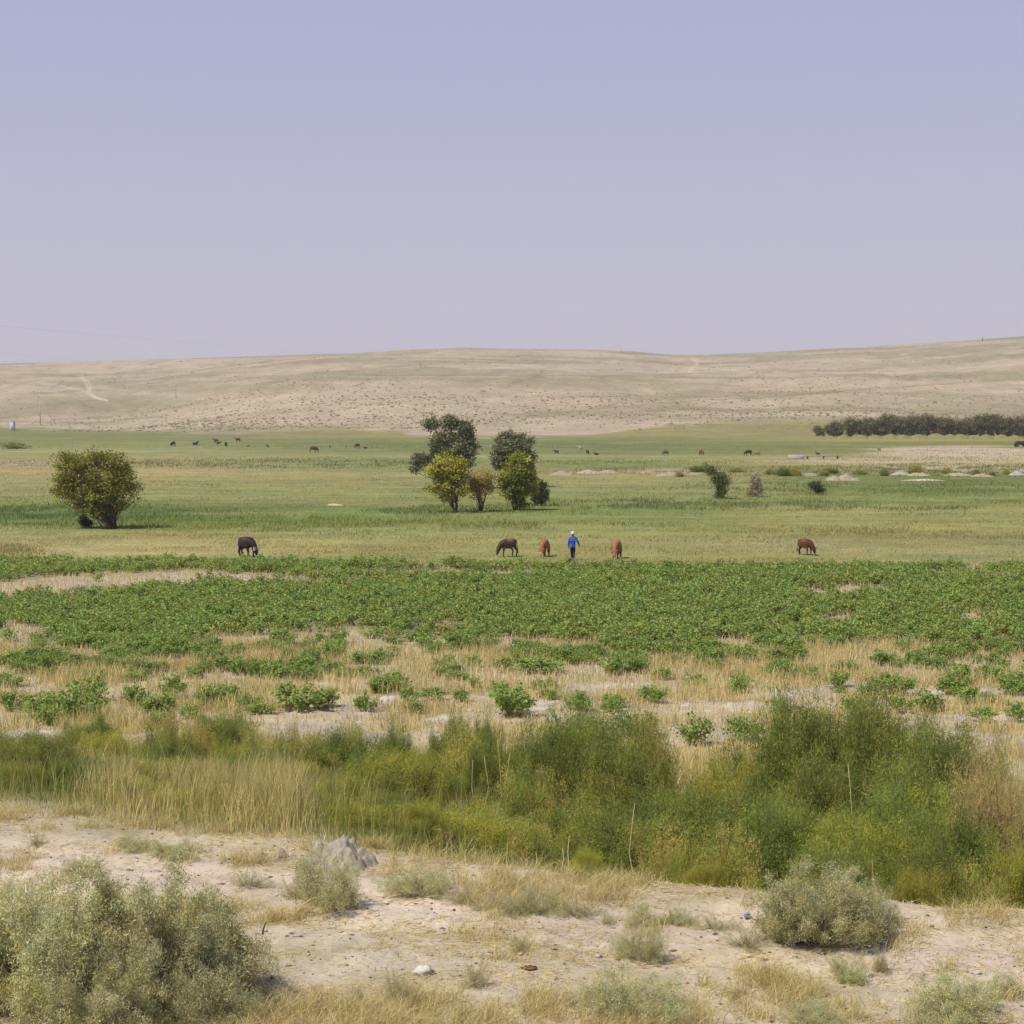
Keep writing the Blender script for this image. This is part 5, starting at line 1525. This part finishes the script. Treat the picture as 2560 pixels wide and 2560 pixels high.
def cow(px, base, hpx, pose, yaw, cf, label, group, horns=True, name="cow", hfrac=1.32, hornc=(200, 190, 160), dup=None):
    x, y, z = hit(px, base)
    k = hpx / F * y / {'graze': 1.32, 'stand': 1.5, 'lie': 1.1}[pose]
    r = empty(name, (x, y, z), yaw, (k * (.74 if horns else .84), k * 1.12, k * (1.03 if pose != "lie" else 1.0)))
    tag(r, label, "cow", group)
    me0, hn = POSES[pose]
    me = me0.copy(); me.name = "body"
    v = verts(me)
    setcol(me, cf(v)); me.materials.clear(); me.materials.append(M_HIDE)
    put("body", me, r)
    if horns:
        for sy in (1, -1):
            P = [(a, b * sy, c) for a, b, c in hn]
            g = Geo(); g.add(*tube(P, np.linspace(.028, .010, len(P)), A(*hornc), 6)); put("horn", g.mesh("horn", M_HORN, True), r)
    return r

def hide(base, legs=None, back=None, face=None, belly=None, pose='graze', spot=None):
    base = A(*base)
    def fn(v):
        c = np.tile(base, (len(v), 1)) * (0.85 + .3 * fbm(v[:, 0] * 4, v[:, 2] * 4 + v[:, 1] * 3, 301, 3))[:, None]
        def mix(w, col):
            nonlocal c
            c = c * (1 - w[:, None]) + A(*col) * w[:, None]
        if back: mix(sst(.0, .35, .5 - np.abs(v[:, 0] + .1)) * sst(.95, 1.2, v[:, 2]), back)
        if belly: mix(sst(.72, .62, v[:, 2]) * (np.abs(v[:, 0]) < .35) * 1.0, belly)
        if legs: mix(sst(.55, .35, v[:, 2]) * (v[:, 0] < .9), legs)
        if face:
            mix(((v[:, 0] > .98) & ((v[:, 2] < .42) if pose == 'graze' else (v[:, 2] > 1.0))) * 1.0, face)
        if spot: mix(sst(.16, .1, np.hypot(v[:, 0] - spot[0], v[:, 2] - spot[1])), spot[2])
        return c
    return fn

R = math.radians
G_C = "cattle grazing along the back edge of the crop"
cow(617, 1393, 51, 'graze', R(-35), hide((52, 36, 34), back=(88, 56, 50), spot=(1.06, .56, (190, 180, 165))), "black-brown bull with hanging tail grazing to the right, leftmost of the near cattle", G_C, name="bull", hornc=(120, 110, 96))
cow(1270, 1392, 46, 'graze', R(205), hide((76, 60, 42), back=(150, 112, 76), legs=(78, 62, 44), belly=(140, 118, 84)), "dark brown cow with tan back grazing to the left beside the smallest orange one", G_C)
cow(1361, 1391, 43, 'graze', R(252), hide((166, 112, 68), legs=(110, 70, 44), face=(216, 176, 130)), "orange-brown cow with pale face grazing just left of the herdsman", G_C)
cow(1541, 1396, 47, 'graze', R(256), hide((168, 118, 74), legs=(100, 66, 44), face=(190, 140, 100)), "orange-brown cow grazing right of the herdsman, head to the camera", G_C)
cow(2013, 1388, 41, 'graze', R(-38), hide((104, 58, 36), back=(122, 74, 48), legs=(80, 60, 38), belly=(168, 140, 104), face=(64, 44, 36)), "dark red-brown cow with wide horns grazing right, rightmost of the near cattle", G_C, hornc=(80, 70, 56))
G_F = "cattle far off on the pasture"
for (px, base, h, pose, yaw, c, lab, kw) in [
    (433, 1116, 12, 'graze', 235, (52, 40, 36), "black cow far off, leftmost of the distant herd", {}),
    (488, 1113, 11, 'lie', -20, (44, 36, 32), "black cow lying down with raised head, second from left of the distant herd", {}),
    (540, 1109, 13, 'stand', 160, (92, 60, 52), "reddish dark cow standing in the middle of the distant left herd", {}),
    (546, 1110, 8, 'lie', 10, (70, 52, 44), "brown calf lying at the feet of the reddish dark standing cow", {}),
    (565, 1116, 11, 'graze', -70, (56, 44, 40), "black cow seen end-on right of the reddish standing one far off", {}),
    (595, 1106, 12, 'stand', 185, (112, 70, 50), "red-brown cow standing farthest back in the distant left herd", {}),
    (620, 1117, 5, 'lie', 0, (60, 46, 40), "tiny dark calf lying right of the distant left herd", {}),
    (670, 1117, 6, 'lie', 180, (64, 48, 44), "small dark calf lying left of the red grazing cow far off", {}),
    (784, 1132, 17, 'graze', -8, (104, 68, 58), "red cow grazing right, largest of the distant left cattle", {}),
    (825, 1120, 7, 'graze', 100, (60, 48, 40), "tiny dark calf right of the largest distant red cow", {}),
    (893, 1121, 12, 'graze', 215, (108, 68, 58), "reddish cow grazing left beside a dark lying one far off", {}),
    (914, 1122, 7, 'lie', 175, (72, 52, 48), "dark brown cow lying flat right of the reddish grazing one", {}),
    (1391, 1136, 12, 'stand', 150, (84, 58, 42), "dark brown cow standing just right of the tree group far off", {}),
    (1450, 1127, 12, 'stand', -150, (228, 216, 190), "white cow far off on the pasture, the only white one", {}),
    (1469, 1136, 12, 'stand', 110, (66, 54, 46), "dark cow seen end-on between the white one and a lying one", {}),
    (1491, 1138, 9, 'lie', 170, (66, 46, 40), "dark cow lying right of the white one", {}),
    (1664, 1139, 13, 'graze', 200, (110, 84, 60), "brown and white patched cow grazing left in the distance", {'spot': (-.2, 1.0, (226, 212, 180))}),
    (1753, 1138, 14, 'graze', -60, (132, 84, 62), "reddish brown cow seen end-on, alone between two pairs far off", {}),
    (1871, 1140, 15, 'graze', 186, (72, 52, 46), "dark brown cow grazing left, beside a tan calf far off", {}),
    (1893, 1141, 12, 'graze', 184, (158, 132, 96), "tan calf with pale legs right behind the dark brown cow", {'legs': (206, 196, 160)}),
    (2198, 1128, 8, 'stand', 180, (156, 112, 76), "small tan calf in front of the bare earth at right", {}),
    (2045, 1137, 8, 'lie', 180, (64, 56, 44), "small dark shrub shaped as a resting calf by the thin concrete slab", {})]:  # last entry is a small shrub given the lying cow mesh
    cow(px, base, h, pose, R(yaw), hide(c, pose=pose, **kw), lab, G_F, horns=False)

# ---------------------------------------------------------------- herdsman
def person():
    x, y, z = hit(1432, 1402)
    h = 73 / F * y; k = h / 1.80
    r = empty("person", (x, y, z), R(205 + 180 - 25), k)
    tag(r, "herdsman seen from behind walking in blue jacket, dark trousers and white hat", "person")
    # facing +Y (away), striding; left foot forward
    J = [(0, 0, .98, .14, .11), (0, .01, 1.15, .14, .10), (0, .02, 1.36, .17, .11), (0, .02, 1.48, .07), (0, .03, 1.55, .055), (0, .04, 1.64, .085, .10), (0, .03, 1.74, .07, .085)]
    E = [(0, 1), (1, 2), (2, 3), (3, 4), (4, 5), (5, 6)]
    def chain(par, pts):
        b = len(J); J.extend(pts); E.append((par, b))
        for i in range(len(pts) - 1): E.append((b + i, b + i + 1))
        return b
    legs = {1: [(.09, 0, .90, .095), (.07, .10, .50, .062), (.05, -.06, .10, .042), (.05, .06, .04, .04)],
            -1: [(-.09, 0, .90, .095), (-.07, .18, .52, .062), (-.04, .26, .10, .042), (-.03, .40, .05, .04)]}
    arms = {1: [(.20, .02, 1.42, .06), (.30, -.02, 1.18, .048), (.38, .12, 1.00, .034), (.41, .18, .95, .030)],
            -1: [(-.20, .02, 1.42, .06), (-.25, -.03, 1.14, .048), (-.25, .05, .90, .034), (-.25, .08, .83, .030)]}
    for sd in (1, -1):
        chain(0, legs[sd])
        b = chain(2, arms[sd])
        hx, hy, hz = arms[sd][-1][:3]
        for q, dx in enumerate((-.026, -.009, .009, .026)):
            L = (.070, .085, .080, .062)[q]
            chain(b + 3, [(hx + dx, hy + .02, hz - .04, .009), (hx + dx * 1.1, hy + .03, hz - .04 - L * .5, .008), (hx + dx * 1.1, hy + .02, hz - .04 - L, .007)])
        chain(b + 3, [(hx - .03 * sd, hy + .03, hz - .01, .010), (hx - .045 * sd, hy + .05, hz - .045, .009)])
    chain(5, [(0, .135, 1.63, .018), (0, .155, 1.62, .014)])
    for sd in (1, -1): chain(5, [(.088 * sd, .03, 1.64, .014), (.1 * sd, .02, 1.65, .012)])
    me = skin("body", J, E, 0, 2); setcol(me, np.tile(A(150, 106, 78), (len(me.vertices), 1))); me.materials.clear(); me.materials.append(M_SKIN)
    put("body", me, r)
    # jacket
    J2 = [(0, 0, .80, .165, .14), (0, .0, 1.06, .18, .15), (0, .01, 1.22, .18, .14), (0, .02, 1.38, .19, .13), (0, .02, 1.48, .085, .08)]
    E2 = [(0, 1), (1, 2), (2, 3), (3, 4)]
    for sd in (1, -1):
        b = len(J2); J2 += [(.20 * sd, .02, 1.41, .085), tuple(arms[sd][1][:3]) + (.075,), tuple(arms[sd][2][:3]) + (.055,), ]
        E2 += [(3, b), (b, b + 1), (b + 1, b + 2)]
    me = skin("jacket", J2, E2, 1, 2); v = verts(me)
    setcol(me, np.tile(A(78, 104, 204), (len(v), 1))); me.materials.clear(); me.materials.append(M_CLOTH); put("jacket", me, r)
    J3 = [(0, 0, .95, .125, .11), (0, 0, .90, .13, .115)]; E3 = [(0, 1)]
    for sd in (1, -1):
        b = len(J3); L = legs[sd]
        J3 += [tuple(L[0][:3]) + (.11,), tuple(L[1][:3]) + (.082,), (L[2][0], L[2][1], .13, .066)]; E3 += [(1, b), (b, b + 1), (b + 1, b + 2)]
    me = skin("trousers", J3, E3, 0, 2); setcol(me, np.tile(A(46, 50, 92), (len(me.vertices), 1))); me.materials.clear(); me.materials.append(M_CLOTH); put("trousers", me, r)
    for sd in (1, -1):
        L = legs[sd]; a = L[2]; t = L[3]
        me = skin("shoe", [(a[0], a[1] - .04, .05, .05), (a[0], a[1] + .06, .045, .05), (t[0], t[1] + .03, .04, .04)], [(0, 1), (1, 2)], 0, 1)
        setcol(me, np.tile(A(50, 44, 42), (len(me.vertices), 1))); me.materials.clear(); me.materials.append(M_CLOTH); put("shoe", me, r)
    # bucket hat
    prof = [(.155, 1.655), (.16, 1.66), (.115, 1.715), (.108, 1.80), (.085, 1.825), (.0001, 1.835)]
    th = np.linspace(0, 2 * np.pi, 25)[:-1]
    V = np.array([[math.cos(t) * a, math.sin(t) * a * 1.1 + .03, b] for a, b in prof for t in th]); n = 24
    f = [[i * n + j, i * n + (j + 1) % n, (i + 1) * n + (j + 1) % n, (i + 1) * n + j] for i in range(len(prof) - 1) for j in range(n)]
    put("hat", mesh_from("hat", V, np.array(f), np.broadcast_to(A(236, 234, 238), V.shape), M_CLOTH, True), r)
    # hair at the nape
    me = skin("hair", [(0, -.02, 1.60, .06, .05), (0, .0, 1.68, .092, .09)], [(0, 1)], 0, 2); setcol(me, np.tile(A(52, 42, 38), (len(me.vertices), 1))); me.materials.clear(); me.materials.append(M_CLOTH); put("hair", me, r)
person()
for p in POSES.values():
    bpy.data.meshes.remove(p[0])
